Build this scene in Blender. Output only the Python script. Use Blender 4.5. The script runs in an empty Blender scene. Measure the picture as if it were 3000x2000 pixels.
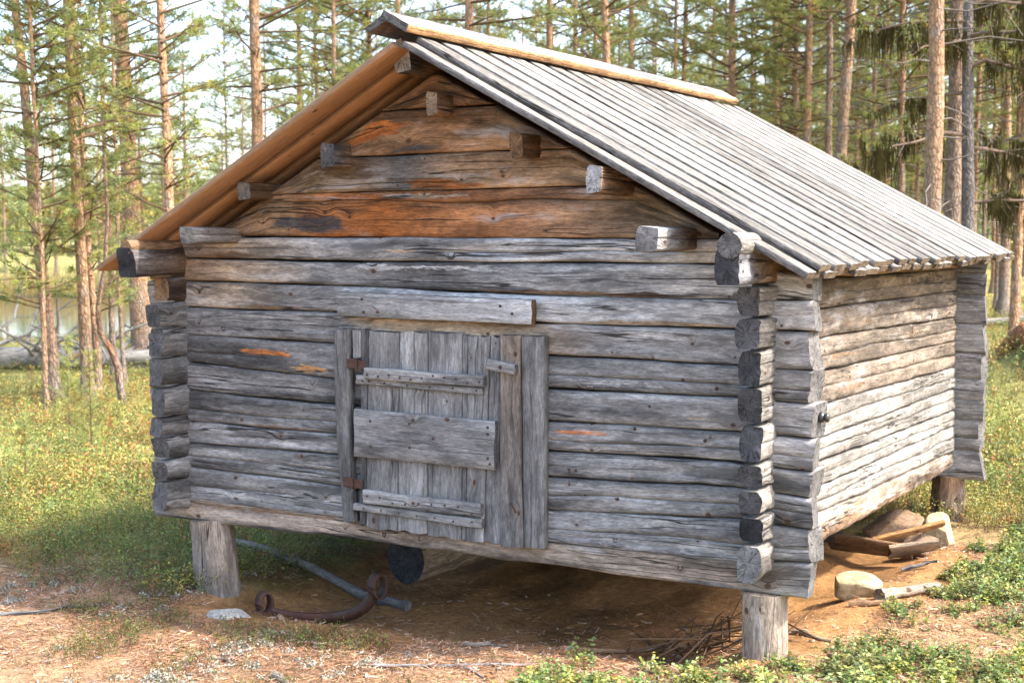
import bpy, math, random
import numpy as np
from mathutils import Matrix, Vector
rng = np.random.default_rng(7)
random.seed(7)
scene = bpy.context.scene
COL = scene.collection

# ------------------------------------------------------------------ camera
CAM = np.array([1.88, -5.4652, 1.75])
def _axes(yaw, pitch, roll):
    f = np.array([math.sin(yaw)*math.cos(pitch), math.cos(yaw)*math.cos(pitch), math.sin(pitch)])
    r = np.array([math.cos(yaw), -math.sin(yaw), 0.0]); u = np.cross(r, f)
    return math.cos(roll)*r+math.sin(roll)*u, -math.sin(roll)*r+math.cos(roll)*u, f
CR, CU, CF = _axes(-0.5161, -0.0741, -0.0043)
cd = bpy.data.cameras.new('camera'); cam = bpy.data.objects.new('camera', cd); COL.objects.link(cam)
cam.matrix_world = Matrix(((CR[0], CU[0], -CF[0], CAM[0]), (CR[1], CU[1], -CF[1], CAM[1]), (CR[2], CU[2], -CF[2], CAM[2]), (0, 0, 0, 1)))
cd.sensor_width = 36; cd.lens = 49.67; cd.clip_end = 3000; cd.clip_start = 0.1
cd.dof.use_dof = True; cd.dof.focus_distance = 6.3; cd.dof.aperture_fstop = 5.0
scene.camera = cam

# ------------------------------------------------------------------ sky and sun
SUN_EL, SUN_AZ = math.radians(49), math.radians(10)      # azimuth measured from +X towards +Y
w = bpy.data.worlds.new('World'); scene.world = w; w.use_nodes = True
nt = w.node_tree; nt.nodes.clear()
sky = nt.nodes.new('ShaderNodeTexSky'); sky.sky_type = 'NISHITA'; sky.sun_disc = False
sky.sun_elevation = SUN_EL; sky.sun_rotation = math.pi/2 - SUN_AZ
sky.air_density = 1.0; sky.dust_density = 3.0; sky.ozone_density = 1.0
bg = nt.nodes.new('ShaderNodeBackground'); bg.inputs['Strength'].default_value = 0.15
ow = nt.nodes.new('ShaderNodeOutputWorld')
nt.links.new(sky.outputs[0], bg.inputs[0]); nt.links.new(bg.outputs[0], ow.inputs[0])
sl = bpy.data.lights.new('sun', 'SUN'); sl.energy = 2.0; sl.angle = math.radians(2.0); sl.color = (1.0, 0.93, 0.82)
so = bpy.data.objects.new('sun', sl); COL.objects.link(so)
sd = Vector((math.cos(SUN_EL)*math.cos(SUN_AZ), math.cos(SUN_EL)*math.sin(SUN_AZ), math.sin(SUN_EL)))
so.rotation_euler = (-sd).to_track_quat('-Z', 'Y').to_euler(); so.location = (20, 4, 15)
vs = scene.view_settings; vs.view_transform = 'Standard'; vs.look = 'None'; vs.exposure = 2.34; vs.gamma = 1.0; vs.use_curve_mapping = False
scene.cycles.use_denoising = True
scene.cycles.max_bounces = 6; scene.cycles.diffuse_bounces = 4; scene.cycles.transparent_max_bounces = 8
scene.cycles.caustics_reflective = False; scene.cycles.caustics_refractive = False

# ------------------------------------------------------------------ helpers
def lin(c): return np.array(c, float)
_tab = {}
def vnoise(x, y, seed=0):
    """smooth 2D value noise in 0..1"""
    if seed not in _tab: _tab[seed] = np.random.default_rng(1000+seed).random((256, 256))
    T = _tab[seed]; x = np.asarray(x, float); y = np.asarray(y, float)
    xi = np.floor(x).astype(int); yi = np.floor(y).astype(int); fx = x-xi; fy = y-yi
    fx = fx*fx*(3-2*fx); fy = fy*fy*(3-2*fy)
    a = T[xi & 255, yi & 255]; b = T[(xi+1) & 255, yi & 255]; c = T[xi & 255, (yi+1) & 255]; d = T[(xi+1) & 255, (yi+1) & 255]
    return (a*(1-fx)+b*fx)*(1-fy)+(c*(1-fx)+d*fx)*fy
def fbm(x, y, seed=0, o=4):
    s = 0; a = 0.5; t = 0
    for i in range(o):
        s = s+a*vnoise(np.asarray(x)*2**i, np.asarray(y)*2**i, seed+i*17); t += a; a *= .5
    return s/t
def sstep(a, b, x):
    t = np.clip((np.asarray(x, float)-a)/(b-a), 0, 1); return t*t*(3-2*t)

def fast_mesh(name, V, faces, cols=None, rel=None, smooth=False, midx=None, stain=None):
    """V (n,3); faces: (m,k) int array or list of such arrays / lists"""
    me = bpy.data.meshes.new(name)
    fl = faces if isinstance(faces, list) else [faces]
    fl = [np.asarray(f, np.int64) for f in fl if len(f)]
    V = np.asarray(V, np.float32)
    loops = np.concatenate([f.ravel() for f in fl]); tot = np.concatenate([np.full(len(f), f.shape[1]) for f in fl])
    me.vertices.add(len(V)); me.vertices.foreach_set('co', V.ravel())
    me.loops.add(len(loops)); me.loops.foreach_set('vertex_index', loops.astype(np.int32))
    me.polygons.add(len(tot)); me.polygons.foreach_set('loop_start', (np.cumsum(tot)-tot).astype(np.int32))
    try: me.polygons.foreach_set('loop_total', tot.astype(np.int32))
    except Exception: pass
    if smooth is not False:
        sm = np.full(len(tot), True) if smooth is True else np.asarray(smooth, bool)
        me.polygons.foreach_set('use_smooth', sm)
    if midx is not None: me.polygons.foreach_set('material_index', np.asarray(midx, np.int32))
    if cols is not None:
        c = np.ones((len(V), 4), np.float32); c[:, :3] = cols
        a = me.attributes.new('Col', 'FLOAT_COLOR', 'POINT'); a.data.foreach_set('color', c.ravel())
    if rel is not None:
        a = me.attributes.new('rel', 'FLOAT_VECTOR', 'POINT'); a.data.foreach_set('vector', np.asarray(rel, np.float32).ravel())
    if rel is not None:
        st = np.zeros((len(V), 4), np.float32) if stain is None else np.asarray(stain, np.float32)
        a = me.attributes.new('Stain', 'FLOAT_COLOR', 'POINT'); a.data.foreach_set('color', st.ravel())
    me.update(calc_edges=True); me.validate()
    return me
def link(name, me, mats, parent=None, mw=None):
    o = bpy.data.objects.new(name, me); COL.objects.link(o)
    if me is not None and not len(me.materials):
        for m in (mats if isinstance(mats, (list, tuple)) else [mats]): me.materials.append(m)
    if parent is not None: o.parent = parent
    if mw is not None: o.matrix_local = mw
    return o
def tag(o, label, cat, group=None):
    o['label'] = label; o['category'] = cat
    if group: o['group'] = group
    return o
def kind(o, k): o['kind'] = k; return o
def empty(name, loc, rz=0):
    o = bpy.data.objects.new(name, None); COL.objects.link(o); o.location = loc; o.rotation_euler = (0, 0, rz); o.empty_display_size = .2
    return o
def frame(loc, xd, zd):
    x = Vector(xd).normalized(); z = Vector(zd); z = (z-x*z.dot(x)).normalized(); y = z.cross(x)
    return Matrix(((x[0], y[0], z[0], loc[0]), (x[1], y[1], z[1], loc[1]), (x[2], y[2], z[2], loc[2]), (0, 0, 0, 1)))

# ------------------------------------------------------------------ materials
class NT:
    def __init__(s, name):
        s.m = bpy.data.materials.new(name); s.m.use_nodes = True; s.t = s.m.node_tree; s.t.nodes.clear()
        s.out = s.t.nodes.new('ShaderNodeOutputMaterial')
    def n(s, t, **k):
        nd = s.t.nodes.new('ShaderNode'+t)
        for a, v in k.items(): setattr(nd, a, v)
        return nd
    def put(s, sock, v):
        if isinstance(v, bpy.types.NodeSocket): s.t.links.new(v, sock)
        else:
            if hasattr(sock, 'default_value'):
                try: sock.default_value = v
                except Exception: sock.default_value = (*v, 1.0)
    def math(s, op, a, b=None, c=None, clamp=False):
        nd = s.n('Math', operation=op, use_clamp=clamp); s.put(nd.inputs[0], a)
        if b is not None: s.put(nd.inputs[1], b)
        if c is not None: s.put(nd.inputs[2], c)
        return nd.outputs[0]
    def vmath(s, op, a, b=None):
        nd = s.n('VectorMath', operation=op); s.put(nd.inputs[0], a)
        if b is not None: s.put(nd.inputs[1], b)
        return nd.outputs['Value'] if op in ('LENGTH', 'DOT_PRODUCT') else nd.outputs[0]
    def noise(s, vec, scale=1, detail=4, rough=.55, dist=0):
        nd = s.n('TexNoise'); s.put(nd.inputs['Vector'], vec); nd.inputs['Scale'].default_value = scale
        nd.inputs['Detail'].default_value = detail; nd.inputs['Roughness'].default_value = rough; nd.inputs['Distortion'].default_value = dist
        return nd.outputs[0]
    def rng(s, v, a, b, c, d, smooth=False):
        nd = s.n('MapRange'); nd.interpolation_type = 'SMOOTHSTEP' if smooth else 'LINEAR'; s.put(nd.inputs[0], v)
        for i, x in enumerate((a, b, c, d)): s.put(nd.inputs[1+i], x)
        return nd.outputs[0]
    def mix(s, f, a, b, mode='MIX'):
        nd = s.n('Mix'); nd.data_type = 'RGBA'; nd.blend_type = mode
        s.put(nd.inputs[0], f); s.put(nd.inputs[6], a); s.put(nd.inputs[7], b)
        return nd.outputs[2]
    def scl(s, c, f):
        nd = s.n('VectorMath', operation='SCALE'); s.put(nd.inputs[0], c); s.put(nd.inputs[3], f); return nd.outputs[0]
    def attr(s, name): 
        nd = s.n('Attribute'); nd.attribute_name = name; return nd
    def done(s, col, rough=.85, bump=None, bstr=.5, bdist=.01, spec=.25, transl=0):
        b = s.n('BsdfPrincipled'); s.put(b.inputs['Base Color'], col); s.put(b.inputs['Roughness'], rough); s.put(b.inputs['Specular IOR Level'], spec)
        if bump is not None:
            bn = s.n('Bump'); bn.inputs['Strength'].default_value = bstr; bn.inputs['Distance'].default_value = bdist; s.put(bn.inputs['Height'], bump)
            s.t.links.new(bn.outputs[0], b.inputs['Normal'])
        if transl:
            tr = s.n('BsdfTranslucent'); s.put(tr.inputs[0], col); mx = s.n('MixShader'); mx.inputs[0].default_value = transl
            s.t.links.new(b.outputs[0], mx.inputs[1]); s.t.links.new(tr.outputs[0], mx.inputs[2]); s.t.links.new(mx.outputs[0], s.out.inputs[0])
        else: s.t.links.new(b.outputs[0], s.out.inputs[0])
        return s.m

def wood_material(name, knots=True, crack=1.0, silver=.5, gcon=1.0, dk=.88):
    s = NT(name)
    rel = s.attr('rel').outputs['Vector']; col = s.attr('Col').outputs['Color']
    oi = s.n('ObjectInfo'); off = s.n('CombineXYZ'); r = s.math('MULTIPLY', oi.outputs['Random'], 60.0)
    for i in range(3): s.put(off.inputs[i], s.math('MULTIPLY', r, (1.0, .37, .71)[i]))
    p = s.vmath('ADD', rel, off.outputs[0])
    warp = s.noise(s.vmath('MULTIPLY', p, (2.5, 4, 7)), 1, 2)
    wv = s.n('CombineXYZ'); s.put(wv.inputs[2], s.math('MULTIPLY', s.math('SUBTRACT', warp, .5), .03)); s.put(wv.inputs[1], s.math('MULTIPLY', s.math('SUBTRACT', warp, .5), .02))
    p = s.vmath('ADD', p, wv.outputs[0])
    if knots:
        sep = s.n('SeparateXYZ'); s.put(sep.inputs[0], p); kv = s.n('CombineXYZ')
        s.put(kv.inputs[0], s.math('MULTIPLY', sep.outputs[0], 5.2)); s.put(kv.inputs[1], s.math('MULTIPLY', sep.outputs[2], 7.5))
        vo = s.n('TexVoronoi', voronoi_dimensions='2D', feature='F1'); s.put(vo.inputs['Vector'], kv.outputs[0]); vo.inputs['Scale'].default_value = 1
        sel = s.n('SeparateColor'); s.put(sel.inputs[0], vo.outputs['Color'])
        on = s.math('GREATER_THAN', sel.outputs[0], .62)
        size = s.rng(s.math('POWER', sel.outputs[1], 2.0), 0, 1, .035, .11)
        kd = s.math('DIVIDE', vo.outputs['Distance'], size)
        knot = s.math('MULTIPLY', s.rng(kd, .55, 1.0, 1, 0, True), on)
        halo = s.math('MULTIPLY', s.rng(kd, .9, 2.6, 1, 0, True), on)
        # grain flows round the knots
        bend = s.n('CombineXYZ'); s.put(bend.inputs[2], s.math('MULTIPLY', s.rng(kd, 0, 4.5, .02, 0, True), on)); p = s.vmath('ADD', p, bend.outputs[0])
    g1 = s.noise(s.vmath('MULTIPLY', p, (7, 60, 85)), 1, 7, .75)
    g2 = s.noise(s.vmath('MULTIPLY', p, (30, 190, 240)), 1, 4, .75)
    g3 = s.noise(s.vmath('MULTIPLY', p, (14, 40, 45)), 1, 8, .8)
    sta = s.attr('Stain'); sf_ = s.rng(s.math('ADD', sta.outputs['Alpha'], s.math('ADD', s.math('MULTIPLY', s.math('SUBTRACT', g1, .5), 1.5), s.math('MULTIPLY', s.math('SUBTRACT', g2, .5), .8))), .42, .58, 0, 1, True)
    sf_ = s.math('MULTIPLY', sf_, s.rng(sta.outputs['Alpha'], .03, .2, 0, .92)); col = s.mix(sf_, col, sta.outputs['Color'])
    blot = s.noise(s.vmath('MULTIPLY', p, (2.2, 9, 12)), 1, 7, .72)
    patch = s.noise(s.vmath('MULTIPLY', p, (3.6, 13, 15)), 1, 7, .75)
    cn = s.noise(s.vmath('MULTIPLY', p, (.55, 14, 24)), 1, 2, .5)
    cmask = s.rng(s.noise(s.vmath('MULTIPLY', p, (1.1, 6, 9)), 1, 2), .44, .54, 0, 1)
    ck = s.math('MULTIPLY', s.rng(s.math('ABSOLUTE', s.math('SUBTRACT', cn, .5)), 0.004, .013, 1, 0), cmask)
    c = s.scl(col, s.rng(g1, .32, .68, 1-.34*gcon, 1+.30*gcon))
    c = s.scl(c, s.rng(g2, .33, .67, 1-.42*gcon, 1+.40*gcon))
    c = s.scl(c, s.rng(patch, .36, .66, 1-.30*gcon, 1+.25*gcon)); c = s.scl(c, s.rng(g3, .36, .64, 1-.30*gcon, 1+.30*gcon))
    c = s.mix(s.math('MULTIPLY', s.rng(blot, .54, .72, 0, 1, True), silver), c, (.52, .52, .52, 1))
    c = s.mix(s.math('MULTIPLY', s.rng(blot, .49, .37, 0, 1, True), dk), c, s.scl(col, .42))
    h = s.math('ADD', s.math('ADD', s.math('MULTIPLY', g1, .4), s.math('MULTIPLY', g2, .35)), s.math('MULTIPLY', g3, .4))
    if knots:
        c = s.mix(s.math('MULTIPLY', halo, .35), c, s.mix(.5, s.scl(col, .9), (.22, .12, .06, 1)))
        c = s.mix(s.math('MULTIPLY', knot, .85), c, (.055, .03, .02, 1))
        h = s.math('ADD', h, s.math('MULTIPLY', knot, .35))
    c = s.mix(s.math('MULTIPLY', ck, .9*crack), c, (.02, .019, .018, 1))
    h = s.math('SUBTRACT', h, s.math('MULTIPLY', ck, 1.2*crack))
    return s.done(c, .82, h, .8, .010, .2)

def end_material(name):
    s = NT(name)
    rel = s.attr('rel').outputs['Vector']; col = s.attr('Col').outputs['Color']
    sep = s.n('SeparateXYZ'); s.put(sep.inputs[0], rel); yz = s.n('CombineXYZ'); s.put(yz.inputs[0], sep.outputs[1]); s.put(yz.inputs[1], sep.outputs[2])
    oi = s.n('ObjectInfo'); s.put(yz.inputs[2], s.math('MULTIPLY', oi.outputs['Random'], 40))
    d = s.vmath('LENGTH', s.vmath('MULTIPLY', yz.outputs[0], (1, 1, 0)))
    wob = s.noise(yz.outputs[0], 22, 4)
    ring = s.math('SINE', s.math('MULTIPLY', s.math('ADD', d, s.math('MULTIPLY', wob, .02)), 900))
    ang = s.math('ARCTAN2', sep.outputs[2], sep.outputs[1])
    av = s.n('CombineXYZ'); s.put(av.inputs[0], s.math('MULTIPLY', ang, 1.6)); s.put(av.inputs[1], s.math('MULTIPLY', d, 6)); s.put(av.inputs[2], s.math('MULTIPLY', oi.outputs['Random'], 40))
    rad = s.noise(av.outputs[0], 1.5, 3)
    ck = s.math('MULTIPLY', s.rng(s.math('ABSOLUTE', s.math('SUBTRACT', rad, .5)), .006, .025, 1, 0), s.rng(d, .004, .012, 0, 1))
    fib = s.noise(s.vmath('MULTIPLY', yz.outputs[0], (60, 300, 1)), 1, 5, .7)
    blot = s.noise(yz.outputs[0], 14, 5, .65)
    c = s.scl(col, s.rng(fib, .3, .7, .55, 1.5)); c = s.scl(c, s.rng(blot, .3, .7, .5, 1.5))
    c = s.scl(c, s.rng(ring, -1, 1, .9, 1.08))
    c = s.mix(s.math('MULTIPLY', ck, .6), c, (.012, .012, .013, 1))
    h = s.math('SUBTRACT', s.math('ADD', s.math('MULTIPLY', fib, .8), s.math('MULTIPLY', blot, .6)), ck)
    return s.done(c, .9, h, .7, .008, .15)

M_LOG = wood_material('weathered_log_wood'); M_END = end_material('log_end_grain')
M_BOARD = wood_material('weathered_board_wood', True, .6, .25, .9)
M_FRESH = wood_material('fresh_board_wood', True, .15, 0.0, .4, .15)
M_ROOF = wood_material('roof_board_wood', False, 1.0, .2, 1.15)

def leaf_material(name, transl=.35, rough=.55, vary=.25):
    s = NT(name); c = s.attr('Col').outputs['Color']
    g = s.n('NewGeometry'); ns = s.noise(g.outputs['Position'], 1.3, 3)
    c = s.scl(c, s.rng(ns, .3, .7, 1-vary, 1+vary))
    return s.done(c, rough, spec=.3, transl=transl)
M_NEEDLE = leaf_material('pine_needles', .45, .6); M_LEAF = leaf_material('shrub_leaves', .3, .5, .2); M_LITTER = leaf_material('dry_litter', .0, .85, .2)

def bark_material(name):
    s = NT(name); rel = s.attr('rel').outputs['Vector']; col = s.attr('Col').outputs['Color']
    oi = s.n('ObjectInfo'); off = s.n('CombineXYZ')
    for i in range(3): s.put(off.inputs[i], s.math('MULTIPLY', oi.outputs['Random'], 31.0+i*7))
    p = s.vmath('ADD', rel, off.outputs[0])
    vo = s.n('TexVoronoi', feature='DISTANCE_TO_EDGE'); wn = s.n('TexNoise'); s.put(wn.inputs['Vector'], p); wn.inputs['Scale'].default_value = 9
    s.put(vo.inputs['Vector'], s.vmath('ADD', s.vmath('MULTIPLY', p, (9, 26, 26)), s.scl(wn.outputs['Color'], 1.4))); vo.inputs['Scale'].default_value = 1
    e = s.rng(vo.outputs['Distance'], 0, .22, 0, 1, True)
    n1 = s.noise(p, 14, 5, .65); n2 = s.noise(s.vmath('MULTIPLY', p, (3, 7, 7)), 1, 4, .6)
    c = s.scl(col, s.rng(n1, .3, .7, .6, 1.4)); c = s.mix(s.rng(n2, .5, .66, 0, .55, True), c, (.25, .235, .22, 1))
    c = s.scl(c, s.rng(e, 0, 1, .68, 1.06))
    return s.done(c, .9, s.math('ADD', e, s.math('MULTIPLY', n1, .7)), .8, .015, .1)
M_BARK = bark_material('pine_bark')

def rock_material(name, a, b):
    s = NT(name); tc = s.n('TexCoord').outputs['Object']
    n1 = s.noise(tc, 9, 8, .75); n2 = s.noise(tc, 45, 6, .75); n3 = s.noise(tc, 12, 6, .7)
    c = s.mix(s.rng(n1, .35, .65, 0, 1), (*a, 1), (*b, 1)); c = s.scl(c, s.rng(n2, .3, .7, .6, 1.4))
    c = s.mix(s.rng(n3, .58, .68, 0, .7, True), c, (.06, .06, .05, 1))
    return s.done(c, .9, s.math('ADD', n1, s.math('MULTIPLY', n2, .5)), .7, .02, .15)

def ground_material():
    s = NT('forest_floor'); col = s.attr('Col').outputs['Color']; p = s.n('NewGeometry').outputs['Position']
    n1 = s.noise(p, 3.1, 6, .65); n2 = s.noise(p, 26, 5, .7); n3 = s.noise(p, 110, 3, .7)
    c = s.scl(col, s.rng(n1, .3, .7, .7, 1.3)); c = s.scl(c, s.rng(n2, .3, .7, .65, 1.35)); c = s.scl(c, s.rng(n3, .3, .7, .75, 1.25))
    return s.done(c, .95, s.math('ADD', s.math('MULTIPLY', n2, .8), s.math('MULTIPLY', n3, .3)), .8, .03, .1)
M_GROUND = ground_material()

# ------------------------------------------------------------------ terrain
LK = np.array([CAM[0]+math.sin(-.90)*47, CAM[1]+math.cos(-.90)*47]); LKD = np.array([math.sin(-.90), math.cos(-.90)]); LKP = np.array([LKD[1], -LKD[0]])
LAKE_Z = -.62
def lake_r(x, y):
    dx = x-LK[0]; dy = y-LK[1]; a = dx*LKD[0]+dy*LKD[1]; b = dx*LKP[0]+dy*LKP[1]
    return np.sqrt((a/15.5)**2+((b+6)/21)**2)+.10*(fbm(x*.12, y*.12, 55, 3)-.5)
def sand_mask(x, y):
    """bare sand under and just in front / right of the cabin"""
    n = (fbm(x*1.9, y*1.9, 61, 4)-.5)
    d = np.maximum(np.maximum(x-.12+.25*sstep(0., -.3, y)-.06*y, -2.95-x), np.maximum(-.33-y, y-2.75))+n*.5
    return sstep(.16, -.12, d)
def height(x, y):
    x = np.asarray(x, float); y = np.asarray(y, float)
    h = -.028*sstep(0, -3, x)*3*.9 - .10*sstep(-3, -14, x) + .0*y
    h = h-.05*sstep(.5, 3.5, y)*sstep(2, -1, x)
    inside = sstep(.1, -.45, np.maximum(np.maximum(x+.12-.1*np.clip(y, 0, 3), -3.0-x), np.maximum(-.22-y, y-3.2)))
    h = h-.13*inside+.10*inside*sstep(.8, 1.9, y)*sstep(-2.6, -1.6, x)*sstep(.0, -.8, x)
    # mound at the far right with a rotten log on it
    h = h+.62*np.exp(-((x+.55)/.95)**2-((y-11.4)/1.7)**2)+.35*sstep(8, 30, y)*sstep(-12, 4, x)*.6
    far = sstep(6, 25, np.hypot(x-CAM[0], y-CAM[1]))
    h = h+(fbm(x*.22+9, y*.22, 31, 4)-.5)*.45*far
    h = h+(fbm(x*1.3, y*1.3, 37, 4)-.5)*.07+(fbm(x*5, y*5, 41, 3)-.5)*.03+(fbm(x*16, y*16, 43, 2)-.5)*.012*sstep(12, 6, np.hypot(x-CAM[0], y-CAM[1]))
    for px_, py_ in ((-.05, .05), (-3.0, .05), (-.04, 3.37)): h = h+.045*np.exp(-((x-px_)**2+(y-py_)**2)/.035)
    r = lake_r(x, y)
    h = h*sstep(.95, 1.35, r)+(-.62+.30*(r-1.0))*(1-sstep(.95, 1.35, r))
    dist = np.hypot(x-CAM[0], y-CAM[1])
    h = h+sstep(75, 160, dist)*1.0
    return h
def axis_coords(a0, a1, step, lo, hi, g=1.09):
    c = list(np.arange(a0, a1+step/2, step)); s = step
    while c[-1] < hi: s *= g; c.append(c[-1]+s)
    s = step
    while c[0] > lo: s *= g; c.insert(0, c[0]-s)
    return np.array(c)
gx = axis_coords(-4.6, 2.4, .032, -600, 600, 1.08); gy = axis_coords(-2.4, 4.4, .032, -200, 900, 1.08)
GX, GY = np.meshgrid(gx, gy, indexing='ij'); GZ = height(GX, GY)
c_litter = lin((.25, .155, .090)); c_sand = lin((.31, .165, .068)); c_moss = lin((.17, .165, .055)); c_yel = lin((.28, .24, .08)); c_pale = lin((.33, .21, .115))
def ground_color(x, y):
    n = fbm(x*.9, y*.9, 71, 5); n2 = fbm(x*3.3, y*3.3, 75, 4)
    m = sstep(.42, .62, n)[..., None]
    c = c_moss*(1-m)+c_yel*m
    # litter near the camera, in front of the cabin
    fr = sstep(.5, -.1, y+.02*x+(n2-.5)*1.0)*sstep(4, 1, np.abs(x+1.2)-1.4+(n-.5)*2)
    rt = sstep(-1.2, .2, x)*sstep(8, 2, y)*.75
    l = np.clip(np.maximum(fr, rt)*1.0, 0, 1)[..., None]
    c = c*(1-l)+(c_litter*(.75+.6*n2[..., None]))*l
    s = sand_mask(x, y)[..., None]
    c = c*(1-s)+(c_sand*(1-.35*sstep(.45, .65, n2)[..., None]))*s
    r = lake_r(x, y)[..., None]
    c = c*(1-sstep(1.12, 1.0, r))+lin((.05, .045, .03))*sstep(1.12, 1.0, r)
    return c
GC = ground_color(GX, GY)
n0, n1_ = GX.shape; idx = np.arange(n0*n1_).reshape(n0, n1_)
gf = np.stack([idx[:-1, :-1], idx[1:, :-1], idx[1:, 1:], idx[:-1, 1:]], -1).reshape(-1, 4)
ground = link('ground', fast_mesh('ground', np.stack([GX, GY, GZ], -1).reshape(-1, 3), gf, GC.reshape(-1, 3), smooth=True), M_GROUND)
kind(ground, 'structure')
# lake
s = NT('lake_water'); pz = s.n('NewGeometry').outputs['Position']
M_WATER = s.done((.02, .022, .016, 1), .06, s.noise(s.vmath('MULTIPLY', pz, (1.2, 1.2, 1)), 1.5, 3), .08, .05, .5)
t = np.linspace(0, 2*math.pi, 64, endpoint=False)
lv = np.array([[*(LK+LKD*math.cos(a)*19+LKP*(-6+math.sin(a)*25)), LAKE_Z] for a in t])
kind(link('lake', fast_mesh('lake', lv, np.arange(64)[None, :]), M_WATER), 'structure')

# ------------------------------------------------------------------ log and board builders
GREY = lin((.218, .208, .199)); LIGHT = lin((.43, .42, .41)); DARK = lin((.098, .096, .098)); TAN = lin((.38, .28, .19)); ORANGE = lin((.40, .135, .035))
BROWN = lin((.19, .115, .065)); PALE = lin((.265, .245, .218)); WARM = lin((.34, .27, .21)); FRESH = lin((.50, .27, .11)); CHAR = lin((.030, .030, .033))

def keyed(x, keys):
    xs = [k[0] for k in keys]; cs = np.array([k[1] for k in keys])
    return np.stack([np.interp(x, xs, cs[:, i]) for i in range(3)], -1)

def log_mesh(name, x0, x1, zb, zt, thick=.11, N=90, seed=0, crack=None, keys=None, patches=(), round_in=.01, edge=.014, hew=.0055,
             caps=(1, 1), end_cols=(None, None), free=(0, 0), wave=.007, contrast=.5, edge_dark=.0, axe=0, pw=13.0):
    """A hewn log along local x. Outer face at y=0 facing -y, inner at y=thick. zb / zt: callables of x.
    free: length of the free log end at either side, where the cross-section is rounder."""
    r = np.random.default_rng(seed+500)
    x = np.linspace(x0, x1, N)
    b = zb(x)+(fbm(x*3.1, seed*7.3, seed % 90, 3)-.5)*wave*2+.0032
    tp = zt(x)+(fbm(x*3.3, seed*3.7+5, (seed+3) % 90, 3)-.5)*wave*2-.0032
    fr = np.zeros(N)
    if free[0]: fr = np.maximum(fr, sstep(x0+free[0], x0+free[0]*.75, x))
    if free[1]: fr = np.maximum(fr, sstep(x1-free[1], x1-free[1]*.75, x))
    b = b+fr*r.uniform(.002, .009); tp = tp-fr*r.uniform(.002, .009); hgt = tp-b
    lo = np.array([0, .022, .06, .14, .3, .5, .75, 1.0])
    if crack is None: cs, cdp, cw = .5, 0., .02
    else: cs, cdp, cw = crack[0], crack[1]*1.2+.012, .014
    sc = np.clip(cs+(fbm(x*1.3, seed+.5, (seed+11) % 90, 3)-.5)*.28, .12, .88)
    dep = cdp*sstep(.38, .55, fbm(x*.9, seed*1.9, (seed+23) % 90, 2)+.12)
    s_lo = (sc-cw)[:, None]*lo[None, :]; s_hi = (sc+cw)[:, None]+(1-sc-cw)[:, None]*(1-lo[::-1])[None, :]
    S = np.concatenate([s_lo, sc[:, None], s_hi], 1)                       # N x 17
    e = edge*(1-.15*fr)
    Y = e[:, None]*np.abs(2*S-1)**(pw-1.0*fr[:, None])
    Y = Y+(vnoise(x[:, None]*20, S*3+seed*4, (seed+43) % 90)-.5)*hew*.9*axe
    Y = Y+(fbm(x[:, None]*2.3, S*2.2+seed, (seed+31) % 90, 3)-.5)*hew*3+(vnoise(x[:, None]*11, S*5+seed*2, (seed+41) % 90)-.5)*hew
    Y[:, 8] += dep
    Z = b[:, None]+S*hgt[:, None]
    # inner side
    si = np.array([1.0, .82, .5, .18, 0.0])
    ei = round_in*(1+.3*fr)
    Yi = thick-ei[:, None]*np.abs(2*si-1)[None, :]**3+(vnoise(x[:, None]*3, si[None, :]*3+seed, (seed+51) % 90)-.5)*.006
    Zi = b[:, None]-.008*(1-fr[:, None])+si[None, :]*(hgt+.016*(1-fr))[:, None]
    YY = np.concatenate([Y, Yi], 1); ZZ = np.concatenate([Z, Zi], 1); Mn = YY.shape[1]
    if True:                                                               # ragged ends
        XX = np.repeat(x[:, None], Mn, 1)
        t1, t2, t3, t4 = r.uniform(-.22, .22, 4)
        XX[0] += (vnoise(ZZ[0]*40, YY[0]*40+seed, 3)-.5)*.006+(ZZ[0]-ZZ[0].mean())*t1+(YY[0]-YY[0].mean())*t2; XX[-1] += (vnoise(ZZ[-1]*40, YY[-1]*40+seed, 4)-.5)*.006+(ZZ[-1]-ZZ[-1].mean())*t3+(YY[-1]-YY[-1].mean())*t4
    V = np.stack([XX, YY, ZZ], -1)
    zc = (b+tp)/2
    REL = np.stack([XX, YY-thick*.5, ZZ-zc[:, None]+zc.mean()*0], -1)
    REL[..., 2] += 0
    SS = np.concatenate([S, np.repeat(si[None, :], N, 0)], 1)
    C = keyed(x, keys)[:, None, :].repeat(Mn, 1)
    nn = fbm(x[:, None]*1.7, SS*2.6+seed*1.3, (seed+61) % 90, 4)
    n3 = fbm(x[:, None]*5.5, SS*7+seed*.7, (seed+67) % 90, 3)
    C = C*(1-contrast+2*contrast*sstep(.25, .75, nn)[..., None])*(.86+.28*n3[..., None])
    ST = np.zeros((N, Mn, 4))
    for (px0, px1, ps0, ps1, pc, st) in patches:
        wob = (fbm(x[:, None]*3.5, SS*9+seed, (seed+71) % 90, 5)-.5)
        cx_, hx = (px0+px1)/2, (px1-px0)/2; cs_, hs = (ps0+ps1)/2, (ps1-ps0)/2
        d = np.sqrt(((x[:, None]-cx_)/hx)**2+((SS-cs_)/hs)**2)+wob*2.4
        m = sstep(1.25, .35, d)*st
        ST[..., :3] = np.where((m > ST[..., 3])[..., None], lin(pc)*(.75+.5*n3[..., None]), ST[..., :3]); ST[..., 3] = np.maximum(ST[..., 3], m)
    if edge_dark:
        m = (sstep(.12, .0, SS+(n3-.5)*.1)*edge_dark)[..., None]; C = C*(1-m)+lin((.05, .04, .035))*m
    i0 = np.arange(N*Mn).reshape(N, Mn); nx = np.roll(i0, -1, 1)
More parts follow.
